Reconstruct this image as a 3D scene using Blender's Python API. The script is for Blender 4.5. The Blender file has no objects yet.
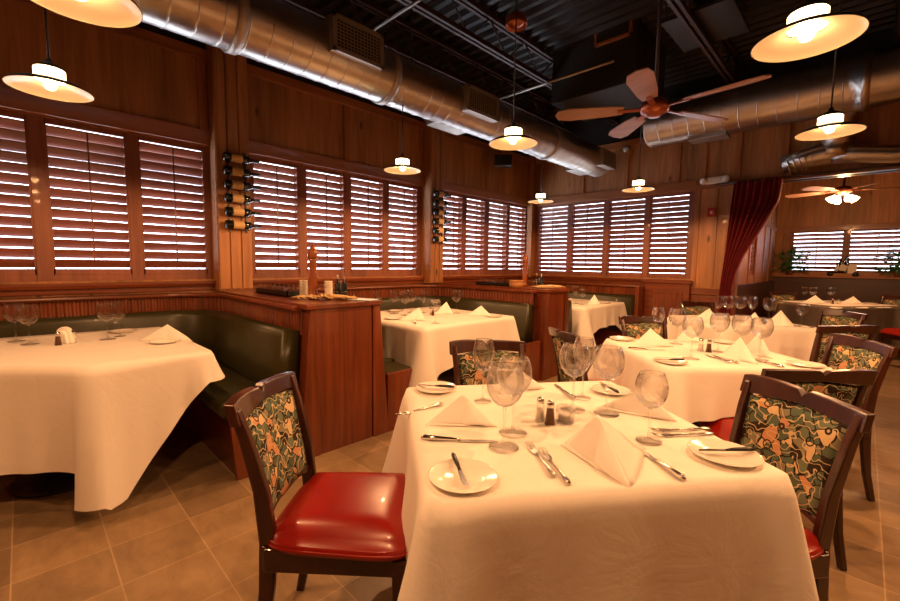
import bpy, bmesh, math, random
from mathutils import Vector, Matrix, noise
random.seed(7)
PI = math.pi
col = bpy.context.scene.collection
scene = bpy.context.scene
# ------------------------------------------------------------------ camera
camd = bpy.data.cameras.new('camera'); cam = bpy.data.objects.new('camera', camd); col.objects.link(cam)
camd.sensor_width = 36; camd.lens = 16.8; camd.clip_start = .02
_f, _y, _p, _r = 419.99, .77562, -.087498, .012988
c, s = math.cos, math.sin
Rr = Matrix(((c(_r), -s(_r), 0), (s(_r), c(_r), 0), (0, 0, 1)))
Rp = Matrix(((1, 0, 0), (0, c(_p), s(_p)), (0, -s(_p), c(_p))))
Ry = Matrix(((c(_y), 0, s(_y)), (0, 1, 0), (-s(_y), 0, c(_y))))
Wm = Rr @ Rp @ Ry @ Matrix(((1, 0, 0), (0, 0, -1), (0, 1, 0)))
m3 = Matrix((Wm[0], -Wm[1], -Wm[2])).transposed()
cam.matrix_world = Matrix.Translation((0, 0, 1.27)) @ m3.to_4x4()
scene.camera = cam
# ------------------------------------------------------------------ view and world
scene.view_settings.view_transform = 'Standard'; scene.view_settings.look = 'None'
scene.view_settings.exposure = 0.0; scene.view_settings.gamma = 1
scene.view_settings.use_curve_mapping = False
cy = scene.cycles
cy.max_bounces = 12; cy.transmission_bounces = 10; cy.diffuse_bounces = 4; cy.glossy_bounces = 3; cy.transparent_max_bounces = 24
cy.caustics_reflective = False; cy.caustics_refractive = False; cy.sample_clamp_indirect = 6
world = bpy.data.worlds.new('daylight'); scene.world = world; world.use_nodes = True
bgn = world.node_tree.nodes['Background']
bgn.inputs[0].default_value = (.82, .86, 1, 1); bgn.inputs[1].default_value = 11.0
LAMP = (1, .47, .19)          # warm incandescent
LAMP_W = 32.0
# ------------------------------------------------------------------ materials
M = {}
def mat(name, color=(.5, .5, .5), rough=.5, metal=0, spec=.5, coat=0, emit=None, es=0):
    m = bpy.data.materials.new(name); m.use_nodes = True
    b = m.node_tree.nodes['Principled BSDF']
    b.inputs['Base Color'].default_value = (*color, 1); b.inputs['Roughness'].default_value = rough
    b.inputs['Metallic'].default_value = metal; b.inputs['Specular IOR Level'].default_value = spec
    b.inputs['Coat Weight'].default_value = coat
    if emit: b.inputs['Emission Color'].default_value = (*emit, 1); b.inputs['Emission Strength'].default_value = es
    M[name] = m
    return m, m.node_tree, b
def ramp(nt, fac, stops, interp='LINEAR'):
    r = nt.nodes.new('ShaderNodeValToRGB'); cr = r.color_ramp; cr.interpolation = interp
    while len(cr.elements) > 1: cr.elements.remove(cr.elements[-1])
    cr.elements[0].position = stops[0][0]; cr.elements[0].color = (*stops[0][1], 1)
    for p, cc in stops[1:]:
        e = cr.elements.new(p); e.color = (*cc, 1)
    nt.links.new(fac, r.inputs[0]); return r.outputs[0]
def coords(nt, scale=(1, 1, 1), rot=(0, 0, 0)):
    t = nt.nodes.new('ShaderNodeTexCoord'); mp = nt.nodes.new('ShaderNodeMapping')
    mp.inputs['Scale'].default_value = scale; mp.inputs['Rotation'].default_value = rot
    nt.links.new(t.outputs['Object'], mp.inputs[0]); return mp.outputs[0]
def noise_n(nt, vec, scale, detail=4, rough=.6, dist=0):
    n = nt.nodes.new('ShaderNodeTexNoise'); n.inputs['Scale'].default_value = scale
    n.inputs['Detail'].default_value = detail; n.inputs['Roughness'].default_value = rough
    n.inputs['Distortion'].default_value = dist
    nt.links.new(vec, n.inputs['Vector']); return n.outputs[0]
def bump(nt, b, h, strength=.2, dist=.005):
    n = nt.nodes.new('ShaderNodeBump'); n.inputs['Strength'].default_value = strength; n.inputs['Distance'].default_value = dist
    nt.links.new(h, n.inputs['Height']); nt.links.new(n.outputs[0], b.inputs['Normal'])
def mixc(nt, fac, a, b, mode='MIX'):
    n = nt.nodes.new('ShaderNodeMix'); n.data_type = 'RGBA'; n.blend_type = mode
    if isinstance(fac, float): n.inputs[0].default_value = fac
    else: nt.links.new(fac, n.inputs[0])
    for v, i in ((a, 6), (b, 7)):
        if isinstance(v, tuple): n.inputs[i].default_value = (*v, 1)
        else: nt.links.new(v, n.inputs[i])
    return n.outputs[2]
def wood(name, dark, mid, light, axis='Z', rough=.4, coat=.1, sc=1.0, knots=False):
    m, nt, b = mat(name, mid, rough, coat=coat)
    st = {'X': (.6, 9, 9), 'Y': (9, .6, 9), 'Z': (9, 9, .6)}[axis]
    v = coords(nt, tuple(k * sc for k in st))
    f = noise_n(nt, v, 2.2, 6, .62, .6)
    cc = ramp(nt, f, [(.34, dark), (.5, mid), (.66, light)])
    st2 = {'X': (.25, 2.2, 2.2), 'Y': (2.2, .25, 2.2), 'Z': (2.2, 2.2, .25)}[axis]
    f2 = noise_n(nt, coords(nt, st2), 1.7, 2, .5)
    cc = mixc(nt, .55, cc, ramp(nt, f2, [(.3, tuple(k * .55 for k in mid)), (.7, tuple(min(1, k * 1.5) for k in mid))]))
    if knots:
        vo = nt.nodes.new('ShaderNodeTexVoronoi'); vo.inputs['Scale'].default_value = 2.6
        kv = {'X': (.6, 1.6, 1.6), 'Y': (1.6, .6, 1.6), 'Z': (1.6, 1.6, .6)}[axis]
        nt.links.new(coords(nt, kv), vo.inputs['Vector'])
        cc = mixc(nt, ramp(nt, vo.outputs['Distance'], [(.0, (1, 1, 1)), (.05, (.8, .8, .8)), (.1, (0, 0, 0))]), cc, tuple(k * .3 for k in dark))
    nt.links.new(cc, b.inputs['Base Color'])
    bump(nt, b, f, .12, .003)
    return m
for ax in 'XYZ':
    wood('plank' + ax, (.15, .055, .017), (.32, .135, .046), (.50, .235, .09), ax, .5, .05, 1, ax == 'Z')
    wood('mahogany' + ax, (.06, .012, .004), (.15, .034, .010), (.27, .068, .020), ax, .3, .3)
    wood('shutter' + ax, (.12, .034, .017), (.22, .072, .040), (.31, .115, .068), ax, .32 if ax == 'X' else .5, .35 if ax == 'X' else .03)
    wood('trim' + ax, (.15, .052, .016), (.28, .10, .032), (.40, .165, .058), ax, .42, .15)
wood('chairwood', (.014, .004, .002), (.036, .009, .004), (.08, .02, .008), 'Z', .28, .3)
wood('dark_mahogany', (.02, .004, .002), (.045, .010, .004), (.09, .02, .008), 'X', .35, .15)
wood('cherry', (.12, .03, .008), (.26, .07, .018), (.40, .13, .035), 'Z', .25, .5)
wood('fanblade', (.25, .13, .08), (.36, .20, .13), (.46, .28, .2), 'X', .4, .2)
# floor tiles
m, nt, b = mat('tile', (.3, .18, .08), .42)
v = coords(nt)
mp = v.node; mp.inputs['Location'].default_value = (1.984, -.21, 0)
br = nt.nodes.new('ShaderNodeTexBrick'); nt.links.new(v, br.inputs['Vector'])
br.offset = 0; br.squash = 1
br.inputs['Scale'].default_value = 1; br.inputs['Brick Width'].default_value = .3048; br.inputs['Row Height'].default_value = .3048
br.inputs['Mortar Size'].default_value = .0028; br.inputs['Mortar Smooth'].default_value = .2; br.inputs['Bias'].default_value = 0
br.inputs['Color1'].default_value = (.40, .27, .15, 1); br.inputs['Color2'].default_value = (.27, .18, .10, 1)
br.inputs['Mortar'].default_value = (.52, .37, .22, 1)
f = noise_n(nt, coords(nt, (1.6, 3.2, 1)), 3, 8, .68, .4)
cc = mixc(nt, .8, br.outputs['Color'], ramp(nt, f, [(.25, (.52, .48, .44)), (.5, (.85, .83, .8)), (.75, (1.15, 1.15, 1.12))]), 'MULTIPLY')
nt.links.new(cc, b.inputs['Base Color'])
bump(nt, b, mixc(nt, .5, br.outputs['Fac'], f), -.12, .003)
# linen
m, nt, b = mat('linen', (.86, .81, .74), .85, spec=.15)
b.inputs['Sheen Weight'].default_value = .15
f = noise_n(nt, coords(nt, (1, 1, 1)), 5, 5, .6, 1.2)
bump(nt, b, f, .35, .012)
m, nt, b = mat('napkin', (.90, .86, .80), .85, spec=.15)
bump(nt, b, noise_n(nt, coords(nt), 22, 3), .25, .003)
# upholstery: green ground with tan shapes, cream squiggles and dark lines
m, nt, b = mat('upholstery', (.1, .15, .1), .8, spec=.2)
v = coords(nt, (1, 1, 1))
nz = nt.nodes.new('ShaderNodeTexNoise'); nz.inputs['Scale'].default_value = 9; nz.inputs['Detail'].default_value = 1.5
nt.links.new(v, nz.inputs['Vector'])
va = nt.nodes.new('ShaderNodeVectorMath'); va.operation = 'SCALE'; va.inputs['Scale'].default_value = .07
nt.links.new(nz.outputs['Color'], va.inputs[0])
vb = nt.nodes.new('ShaderNodeVectorMath'); vb.operation = 'ADD'; nt.links.new(v, vb.inputs[0]); nt.links.new(va.outputs[0], vb.inputs[1])
vo = nt.nodes.new('ShaderNodeTexVoronoi'); vo.inputs['Scale'].default_value = 25; nt.links.new(vb.outputs[0], vo.inputs['Vector'])
sep = nt.nodes.new('ShaderNodeSeparateColor'); nt.links.new(vo.outputs['Color'], sep.inputs[0])
base = ramp(nt, sep.outputs[0], [(0, (.085, .115, .075)), (.24, (.14, .17, .11)), (.44, (.50, .26, .13)), (.54, (.09, .13, .09)), (.68, (.62, .46, .26)), (.82, (.22, .20, .12)), (.90, (.03, .02, .012))], 'CONSTANT')
ve = nt.nodes.new('ShaderNodeTexVoronoi'); ve.feature = 'DISTANCE_TO_EDGE'; ve.inputs['Scale'].default_value = 25; nt.links.new(vb.outputs[0], ve.inputs['Vector'])
base = mixc(nt, ramp(nt, ve.outputs['Distance'], [(0, (1, 1, 1)), (.035, (1, 1, 1)), (.05, (0, 0, 0))]), base, (.018, .012, .008))
wv = nt.nodes.new('ShaderNodeTexWave'); wv.wave_type = 'RINGS'; wv.rings_direction = 'SPHERICAL'; wv.inputs['Scale'].default_value = 9; wv.inputs['Distortion'].default_value = 16
wv.inputs['Detail'].default_value = 1; wv.inputs['Detail Scale'].default_value = 2.2
nt.links.new(v, wv.inputs['Vector'])
base = mixc(nt, ramp(nt, wv.outputs['Fac'], [(0, (0, 0, 0)), (.93, (0, 0, 0)), (.95, (1, 1, 1))]), base, (.55, .43, .25))
v2 = nt.nodes.new('ShaderNodeTexVoronoi'); v2.inputs['Scale'].default_value = 15; nt.links.new(v, v2.inputs['Vector'])
base = mixc(nt, ramp(nt, v2.outputs['Distance'], [(0, (0, 0, 0)), (.20, (0, 0, 0)), (.21, (1, 1, 1)), (.26, (1, 1, 1)), (.27, (0, 0, 0))], 'LINEAR'), base, (.02, .015, .01))
nt.links.new(base, b.inputs['Base Color'])
mat('red_vinyl', (.30, .010, .005), .3, coat=.15)
m, nt, b = mat('green_vinyl', (.032, .028, .006), .38, coat=.1)
f = noise_n(nt, coords(nt), 60, 3); bump(nt, b, f, .1, .002)
# duct metal
m, nt, b = mat('galvanised', (.5, .47, .43), .3, 1)
f = noise_n(nt, coords(nt, (6, 6, 6)), 2, 4); nt.links.new(ramp(nt, f, [(.3, (.48, .45, .41)), (.7, (.56, .53, .49))]), b.inputs['Base Color'])
nt.links.new(ramp(nt, f, [(.3, (.30,) * 3), (.7, (.36,) * 3)]), b.inputs['Roughness'])
mat('vent_metal', (.42, .38, .33), .45, .7)
mat('vent_dark', (.02, .016, .012), .7)
mat('chrome', (.72, .70, .66), .12, 1)
mat('steel', (.62, .60, .56), .2, 1)
mat('black_plastic', (.012, .011, .01), .35)
mat('deck', (.022, .020, .019), .5, .3)
mat('black_paint', (.010, .009, .008), .7)
mat('joist_steel', (.045, .022, .017), .5, .2)
mat('ceramic', (.85, .80, .72), .15, coat=.4)
mat('shade_outer', (.03, .032, .022), .35)
mat('shade_inner', (.80, .62, .45), .3, coat=.4)
mat('lamp_glass', (.9, .8, .6), .4, emit=(1, .66, .32), es=11)
mat('bulb', (1, .9, .7), .4, emit=(1, .60, .28), es=60)
mat('white_plastic', (.72, .66, .56), .4)
mat('red_plastic', (.35, .01, .01), .35)
mat('bottle_glass', (.008, .012, .007), .08, coat=.5)
mat('bottle_label', (.62, .42, .2), .6)
mat('foil', (.35, .10, .05), .3, .6)
mat('leaf', (.05, .17, .03), .4)
mat('pot', (.25, .09, .04), .6)
mat('salt', (.85, .8, .72), .6); mat('pepper', (.12, .05, .02), .7)
mat('wicker', (.42, .2, .07), .6)
m, nt, b = mat('curtain_velvet', (.11, .004, .008), .75, spec=.2); b.inputs['Sheen Weight'].default_value = .4; b.inputs['Sheen Tint'].default_value = (1, .2, .2, 1)
mat('paper', (.6, .72, .85), .6)
mat('amber_sauce', (.03, .012, .006), .2)
mat('green_sauce', (.25, .32, .03), .2)
def glass(name, tint, body=.35, extra=.05):
    m = bpy.data.materials.new(name); m.use_nodes = True; nt = m.node_tree; nt.nodes.clear()
    o = nt.nodes.new('ShaderNodeOutputMaterial'); mx = nt.nodes.new('ShaderNodeMixShader')
    t = nt.nodes.new('ShaderNodeBsdfTransparent'); t.inputs[0].default_value = (*tint, 1)
    g = nt.nodes.new('ShaderNodeBsdfGlossy'); g.inputs['Roughness'].default_value = .03
    lw = nt.nodes.new('ShaderNodeLayerWeight'); lw.inputs['Blend'].default_value = .5
    r = ramp(nt, lw.outputs['Facing'], [(0, (extra,) * 3), (.5, (extra + .01,) * 3), (.78, (extra * 3,) * 3), (.92, (extra * 9,) * 3), (1, (extra * 16,) * 3)])
    nt.links.new(r, mx.inputs[0]); nt.links.new(t.outputs[0], mx.inputs[1])
    df = nt.nodes.new('ShaderNodeBsdfDiffuse'); df.inputs[0].default_value = (.9, .88, .85, 1)
    tr = nt.nodes.new('ShaderNodeBsdfTranslucent'); tr.inputs[0].default_value = (.9, .88, .85, 1)
    m2 = nt.nodes.new('ShaderNodeMixShader'); m2.inputs[0].default_value = .5; nt.links.new(df.outputs[0], m2.inputs[1]); nt.links.new(tr.outputs[0], m2.inputs[2])
    m3_ = nt.nodes.new('ShaderNodeMixShader'); m3_.inputs[0].default_value = body; nt.links.new(g.outputs[0], m3_.inputs[1]); nt.links.new(m2.outputs[0], m3_.inputs[2])
    nt.links.new(m3_.outputs[0], mx.inputs[2])
    nt.links.new(mx.outputs[0], o.inputs[0]); M[name] = m
def real_glass(name):
    m = bpy.data.materials.new(name); m.use_nodes = True; nt = m.node_tree; nt.nodes.clear()
    o = nt.nodes.new('ShaderNodeOutputMaterial'); mx = nt.nodes.new('ShaderNodeMixShader')
    t = nt.nodes.new('ShaderNodeBsdfTransparent'); t.inputs[0].default_value = (.98, .98, .98, 1)
    g = nt.nodes.new('ShaderNodeBsdfGlass'); g.inputs['Roughness'].default_value = 0; g.inputs['IOR'].default_value = 1.5
    lw = nt.nodes.new('ShaderNodeLayerWeight'); lw.inputs['Blend'].default_value = .5
    r = ramp(nt, lw.outputs['Facing'], [(0, (.16,) * 3), (.55, (.24,) * 3), (.85, (.75,) * 3), (1, (1,) * 3)])
    nt.links.new(r, mx.inputs[0]); nt.links.new(t.outputs[0], mx.inputs[1]); nt.links.new(g.outputs[0], mx.inputs[2]); nt.links.new(mx.outputs[0], o.inputs[0]); M[name] = m
real_glass('clear_glass'); glass('window_glass', (.95, .97, .97), body=0.0, extra=.02)
# ------------------------------------------------------------------ mesh helpers
class B:
    def __init__(self): self.bm = bmesh.new()
    def mesh(self, vs, fs, smooth=False):
        vv = [self.bm.verts.new(v) for v in vs]
        for f in fs:
            try:
                ff = self.bm.faces.new([vv[i] for i in f]); ff.smooth = smooth
            except ValueError: pass
        return self
    def box(self, x0, x1, y0, y1, z0, z1, mtx=None):
        vs = [Vector((x, y, z)) for z in (z0, z1) for y in (y0, y1) for x in (x0, x1)]
        if mtx is not None: vs = [mtx @ v for v in vs]
        return self.mesh(vs, [(0, 2, 3, 1), (4, 5, 7, 6), (0, 1, 5, 4), (2, 6, 7, 3), (0, 4, 6, 2), (1, 3, 7, 5)])
    def lathe(self, prof, seg=24, mtx=None, smooth=True, capb=False, capt=False, a0=0, a1=2 * PI):
        vs = []; fs = []; n = len(prof); full = abs(a1 - a0 - 2 * PI) < 1e-6
        ns = seg if full else seg + 1
        for i in range(ns):
            a = a0 + (a1 - a0) * i / seg
            for r, z in prof: vs.append(Vector((max(r, 1e-5) * math.cos(a), max(r, 1e-5) * math.sin(a), z)))
        for i in range(seg):
            j = (i + 1) % ns
            for k in range(n - 1): fs.append((i * n + k, j * n + k, j * n + k + 1, i * n + k + 1))
        if capb: fs.append(tuple(i * n for i in range(ns))[::-1])
        if capt: fs.append(tuple(i * n + n - 1 for i in range(ns)))
        if mtx is not None: vs = [mtx @ v for v in vs]
        return self.mesh(vs, fs, smooth)
    def tube(self, path, r, seg=8, smooth=True, cap=True):
        path = [Vector(p) for p in path]; rs = r if isinstance(r, (list, tuple)) else [r] * len(path)
        vs = []; fs = []; up = None
        for i, p in enumerate(path):
            t = (path[min(i + 1, len(path) - 1)] - path[max(i - 1, 0)]).normalized()
            if up is None:
                up = t.orthogonal().normalized()
            else:
                up = (up - t * up.dot(t)).normalized()
            w = t.cross(up)
            for k in range(seg):
                a = 2 * PI * k / seg; vs.append(p + (up * math.cos(a) + w * math.sin(a)) * rs[i])
        for i in range(len(path) - 1):
            for k in range(seg): fs.append((i * seg + k, i * seg + (k + 1) % seg, (i + 1) * seg + (k + 1) % seg, (i + 1) * seg + k))
        if cap:
            fs.append(tuple(range(seg))[::-1]); fs.append(tuple((len(path) - 1) * seg + k for k in range(seg)))
        return self.mesh(vs, fs, smooth)
    def prism(self, pts, d, mtx=None, smooth=False):      # outline in XZ extruded along Y by d
        n = len(pts); vs = [Vector((x, -d / 2, z)) for x, z in pts] + [Vector((x, d / 2, z)) for x, z in pts]
        if mtx is not None: vs = [mtx @ v for v in vs]
        return self.mesh(vs, [tuple(range(n)), tuple(range(n, 2 * n))[::-1]] + [(i, i + n, (i + 1) % n + n, (i + 1) % n) for i in range(n)], smooth)
    def sweep(self, path, prof, closed_prof=True, smooth=False, cap=True):
        # path: plan polyline [(x,y)], prof: [(d,z)] d measured to the LEFT of travel
        P = [Vector((*p, 0)) for p in path]; n = len(prof); vs = []; fs = []
        for i, p in enumerate(P):
            a = (P[i] - P[i - 1]).normalized() if i > 0 else (P[1] - P[0]).normalized()
            b_ = (P[i + 1] - P[i]).normalized() if i < len(P) - 1 else a
            na = Vector((-a.y, a.x, 0)); nb = Vector((-b_.y, b_.x, 0)); nn = (na + nb).normalized(); k = 1 / max(.3, nn.dot(na))
            for q in prof:
                d, z = q(i, p) if callable(q) else q
                vs.append(p + nn * d * k + Vector((0, 0, z)))
        m_ = n if closed_prof else n - 1
        for i in range(len(P) - 1):
            for k in range(m_): fs.append((i * n + k, (i + 1) * n + k, (i + 1) * n + (k + 1) % n, i * n + (k + 1) % n))
        if cap and closed_prof:
            fs.append(tuple(range(n))); fs.append(tuple((len(P) - 1) * n + k for k in range(n))[::-1])
        return self.mesh(vs, fs, smooth)
    def sphere(self, c_, r, su=12, sv=8, sc=(1, 1, 1), smooth=True):
        prof = [(r * math.sin(PI * k / sv), -r * math.cos(PI * k / sv)) for k in range(sv + 1)]
        return self.lathe(prof, su, Matrix.Translation(c_) @ Matrix.Diagonal((*sc, 1)), smooth)
    def build(self, name, m, parent=None, bevel=0, recalc=True, shade=None, subsurf=0, solid=0):
        bmesh.ops.remove_doubles(self.bm, verts=self.bm.verts, dist=1e-6)
        if recalc: bmesh.ops.recalc_face_normals(self.bm, faces=self.bm.faces)
        me = bpy.data.meshes.new(name); self.bm.to_mesh(me); self.bm.free()
        if shade: me.polygons.foreach_set('use_smooth', [True] * len(me.polygons))
        me.materials.append(M[m]); o = bpy.data.objects.new(name, me); col.objects.link(o)
        if parent: o.parent = parent
        if solid:
            md = o.modifiers.new('solid', 'SOLIDIFY'); md.thickness = solid; md.offset = -1
        if bevel:
            md = o.modifiers.new('bevel', 'BEVEL'); md.width = bevel; md.segments = 2; md.limit_method = 'ANGLE'; md.angle_limit = .7
        if subsurf:
            md = o.modifiers.new('sub', 'SUBSURF'); md.levels = subsurf; md.render_levels = subsurf
        return o
def thing(name, label, cat, loc=(0, 0, 0), rz=0, group=None):
    o = bpy.data.objects.new(name, None); col.objects.link(o); o.empty_display_size = .05
    o.location = loc; o.rotation_euler = (0, 0, rz); o['label'] = label; o['category'] = cat
    if group: o['group'] = group
    return o
def tag(o, label, cat, group=None, kind=None):
    o['label'] = label; o['category'] = cat
    if group: o['group'] = group
    if kind: o['kind'] = kind
    return o
def struct(o): o['kind'] = 'structure'; return o
def dup(root, loc, rz, label, group=None):
    r = root.copy(); col.objects.link(r); r.location = loc; r.rotation_euler = (0, 0, rz); r['label'] = label
    if group: r['group'] = group
    for ch in list(root.children):
        k = ch.copy(); col.objects.link(k); k.parent = r
        for g in ch.children:
            d = g.copy(); col.objects.link(d); d.parent = k
    return r
def first_or_dup(store, key, maker, loc, rz, label, group=None):
    if key not in store:
        o = maker(); store[key] = o; o.location = loc; o.rotation_euler = (0, 0, rz); o['label'] = label
        if group: o['group'] = group
        return o
    return dup(store[key], loc, rz, label, group)
STORE = {}
XL, YB, YF, XR, YN, ZC = -4.3, 6.4, 10.6, 3.2, -3.0, 3.75
# ================================================================== STRUCTURE
struct(B().box(XL - .3, XR + .2, YN - .2, YF + .3, -.1, 0).build('floor', 'tile'))
# corrugated steel deck
vs = []; xs = []; x = XL - .4; y0 = YN - .2
prof = []; y = YN - .2
while y < YF + .3:
    prof += [(y, 0), (y + .05, 0), (y + .075, .05), (y + .125, .05)]; y += .15
vv = [Vector((X_, a, ZC + h)) for X_ in (XL - .4, XR + .3) for a, h in prof]; n = len(prof)
struct(B().mesh(vv, [(i, i + 1, n + i + 1, n + i) for i in range(n - 1)]).build('ceiling', 'deck'))
# left wall (clad to z 3.12, painted black above)
TOP = 3.12
lw = B(); PJ = .146
lw.box(XL - .12, XL, YN, YB + .12, 0, 1.10)                # below windows
banks = {1: (-1.93, 1.25), 2: (1.545, 3.84), 3: (4.09, 6.36)}
lw.box(XL - .12, XL, YN, YB, 2.29, TOP)
for a, b_ in ((YN, -1.93), (1.25, 1.545), (3.84, 4.09), (6.36, YB + .12)): lw.box(XL - .12, XL, a, b_, 1.10, 2.29)
wl = struct(lw.build('wall_left', 'plankZ'))
struct(B().box(XL - .12, XL - .01, YN, YB + .12, TOP, ZC + .06).build('wall_left_upper', 'black_paint'))
# back wall with opening to far room
OX = -1.22
bw = B()
bw.box(XL - .12, OX, YB, YB + .12, 0, 1.10); bw.box(XL - .12, OX, YB, YB + .12, 2.29, TOP); bw.box(OX, XR, YB, YB + .12, 2.30, TOP)
for a, b_ in ((XL, -4.2), (-1.68, OX)): bw.box(a, b_, YB, YB + .12, 1.10, 2.29)
wb = struct(bw.build('wall_back', 'plankZ'))
struct(B().box(XL - .12, XR, YB + .01, YB + .12, TOP, ZC + .06).build('wall_back_upper', 'black_paint'))
struct(B().box(XR, XR + .12, YN, YF + .1, 0, ZC + .06).build('wall_right', 'plankZ'))
struct(B().box(XL - .1, XR + .1, YN - .12, YN, 0, ZC + .06).build('wall_front', 'plankZ'))
# far room
FLX = -1.30
fb = B(); fb.box(FLX - .1, XR, YF, YF + .12, 0, 1.20); fb.box(FLX - .1, XR, YF, YF + .12, 1.98, ZC + .06)
fb.box(FLX - .1, -1.09, YF, YF + .12, 1.2, 1.98); fb.box(2.0, XR, YF, YF + .12, 1.2, 1.98)
struct(fb.build('wall_far', 'plankZ'))
fl = B(); fl.box(FLX - .12, FLX, YB + .12, 8.0, 0, ZC + .06); fl.box(FLX - .12, FLX, 8.55, YF, 0, ZC + .06)
fl.box(FLX - .12, FLX, 8.0, 8.55, 0, 1.15); fl.box(FLX - .12, FLX, 8.0, 8.55, 1.98, ZC + .06)
struct(fl.build('wall_far_left', 'plankZ'))
# battens, rails and boards (trim)
def lbox(o, y0, y1, z0, z1, d0=0, d1=.02): o.box(XL + d0, XL + d1, y0, y1, z0, z1)
t = B()
lbox(t, YN, 1.25, 2.30, 2.43, 0, .03); lbox(t, 1.545, 3.84, 2.30, 2.42, 0, .03); lbox(t, 4.09, YB, 2.30, 2.42, 0, .03)
struct(t.build('trim_1', 'trimY', bevel=.004))
t = B(); lbox(t, YN, 1.25, 3.03, 3.12, 0, .035); lbox(t, 1.545, 3.84, 3.03, 3.12, 0, .035); lbox(t, 4.09, YB, 3.03, 3.12, 0, .035)
struct(t.build('trim_2', 'trimY', bevel=.004))
t = B()
for y in (-.55, 1.205, 1.565, 2.665, 3.79, 4.13, 5.17, 6.33): lbox(t, y - .035, y + .035, 2.42, 3.03, 0, .022)
struct(t.build('trim_3', 'trimZ', bevel=.003))
t = B(); t.box(XL + .03, -1.67, YB - .03, YB, 2.30, 2.42); t.box(XL + .03, XR, YB - .035, YB, 3.03, 3.12); t.box(OX - .45, XR, YB - .04, YB + .14, 2.30, 2.36)
struct(t.build('trim_4', 'trimX', bevel=.004))
t = B()
for x in (-4.24, -3.32, -2.62, -1.915, -1.60, -1.22, -.75, -.2, .5, 1.2): t.box(x - .03, x + .03, YB - .022, YB, 2.42, 3.03)
for x in (-1.63, -1.42): t.box(x - .012, x + .012, YB - .012, YB, 1.0, 2.30)
t.box(OX - .01, OX + .06, YB - .03, YB + .14, 0, 2.30)
struct(t.build('trim_5', 'trimZ', bevel=.003))
# pillars on the left wall
def pillar(n, y0, y1):
    b_ = B(); b_.box(XL, XL + PJ, y0, y1, 1.0, TOP + .25)
    p = struct(b_.build('pillar_%d' % n, 'plankZ', bevel=.004))
    q = B(); w = (y1 - y0) / 3
    for k in (0, 1, 2): q.box(XL + PJ, XL + PJ + .014, y0 + k * w + .006, y0 + (k + 1) * w - .006, 1.012, TOP + .24)
    q.build('face_board', 'plankZ', p, bevel=.004)
pillar(1, 1.25, 1.545); pillar(2, 3.84, 4.085)
struct(B().box(XL, XL + .1, YB - .1, YB, 1.05, TOP + .1).build('pillar_3', 'plankZ', bevel=.005))
# wainscot: skirting board, dado cap
def dado(n, path):
    o = B()
    o.sweep(path, [(0, 1.04), (.045, 1.04), (.055, 1.065), (.055, 1.085), (0, 1.085)])      # sill
    o.sweep(path, [(0, 1.00), (.02, 1.00), (.02, 1.04), (0, 1.04)])
    return struct(o.build('sill_%d' % n, 'mahoganyY' if n == 1 else 'mahoganyX', bevel=.003))
dado(1, [(XL, YB)[:2], (XL, YN)][::1])
dado(2, [(-1.66, YB), (XL, YB)])
# ------------------------------------------------------------------ windows with plantation shutters
def louver_mesh(w, z0, z1, pitch, tilt=55, width=.081, th=.009):
    b_ = B(); n = int(round((z1 - z0) / pitch)); p = (z1 - z0) / n
    c0, s0 = math.cos(math.radians(tilt)), math.sin(math.radians(tilt))
    prof = [(width / 2 * math.cos(a), th / 2 * math.sin(a)) for a in [2 * PI * k / 10 for k in range(10)]]
    for i in range(n):
        zc = z0 + p * (i + .5)
        vs = []
        for X_ in (-w / 2, w / 2):
            for u, v_ in prof:          # u>0 points into the room and up
                vs.append(Vector((X_, -u * c0 + v_ * s0, zc + u * s0 + v_ * c0)))
        k = len(prof)
        b_.mesh(vs, [(j, (j + 1) % k, k + (j + 1) % k, k + j) for j in range(k)] + [tuple(range(k))[::-1], tuple(range(k, 2 * k))], False)
    return b_
def window(n, org, rz, spans, z0, z1, x0, x1, zl0, zl1, pitch=.0735):
    # local frame: x along wall, -y into room
    root = B()
    root.box(x0, x1, .0, .10, z0 - .0, zl0 - .045); root.box(x0, x1, .0, .10, zl1 + .035, z1)
    edges = [x0] + [e for sp in spans for e in sp] + [x1]
    for k in range(0, len(edges), 2): root.box(edges[k], edges[k + 1], -.004, .10, z0, z1)
    w = root.build('window_%d' % n, 'shutterZ', bevel=.003); w.location = org; w.rotation_euler = (0, 0, rz); struct(w)
    pg = B(); pg.box(x0, x1, .088, .092, z0, z1); pg.build('pane', 'window_glass', w)
    for (a, b_) in spans:
        fr = B(); st = .012
        fr.box(a, a + st, .0, .03, zl0 - .045, zl1 + .035); fr.box(b_ - st, b_, .0, .03, zl0 - .045, zl1 + .035)
        fr.box(a, b_, .0, .03, zl0 - .045, zl0 - .002); fr.box(a, b_, .0, .03, zl1 + .004, zl1 + .035)
        f_ = fr.build('shutter', 'shutterZ', w, bevel=.002)
        l = louver_mesh(b_ - a - 2 * st + .004, zl0, zl1, pitch, tilt=55 if n == 1 else 50).build('louvers', 'shutterX', f_, shade=False)
        l.location = ((a + b_) / 2, .022, 0)
        tr = B(); tr.box((a + b_) / 2 - .005, (a + b_) / 2 + .005, -.022, -.012, zl0 + .06, zl1 - .02); tr.build('tilt_rod', 'mahoganyZ', f_)
RL = PI / 2     # local x -> +Y ; local -y -> +X (into room)
window(1, (XL - .02, 0, 0), RL, [(-1.87, -1.35), (-1.29, -.77), (-.52, .08), (.169, .643), (.723, 1.207)], 1.085, 2.30, -1.93, 1.25, 1.195, 2.245)
window(2, (XL - .02, 0, 0), RL, [(1.629, 2.094), (2.176, 2.648), (2.728, 3.198), (3.276, 3.761)], 1.085, 2.30, 1.545, 3.84, 1.195, 2.245)
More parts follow.
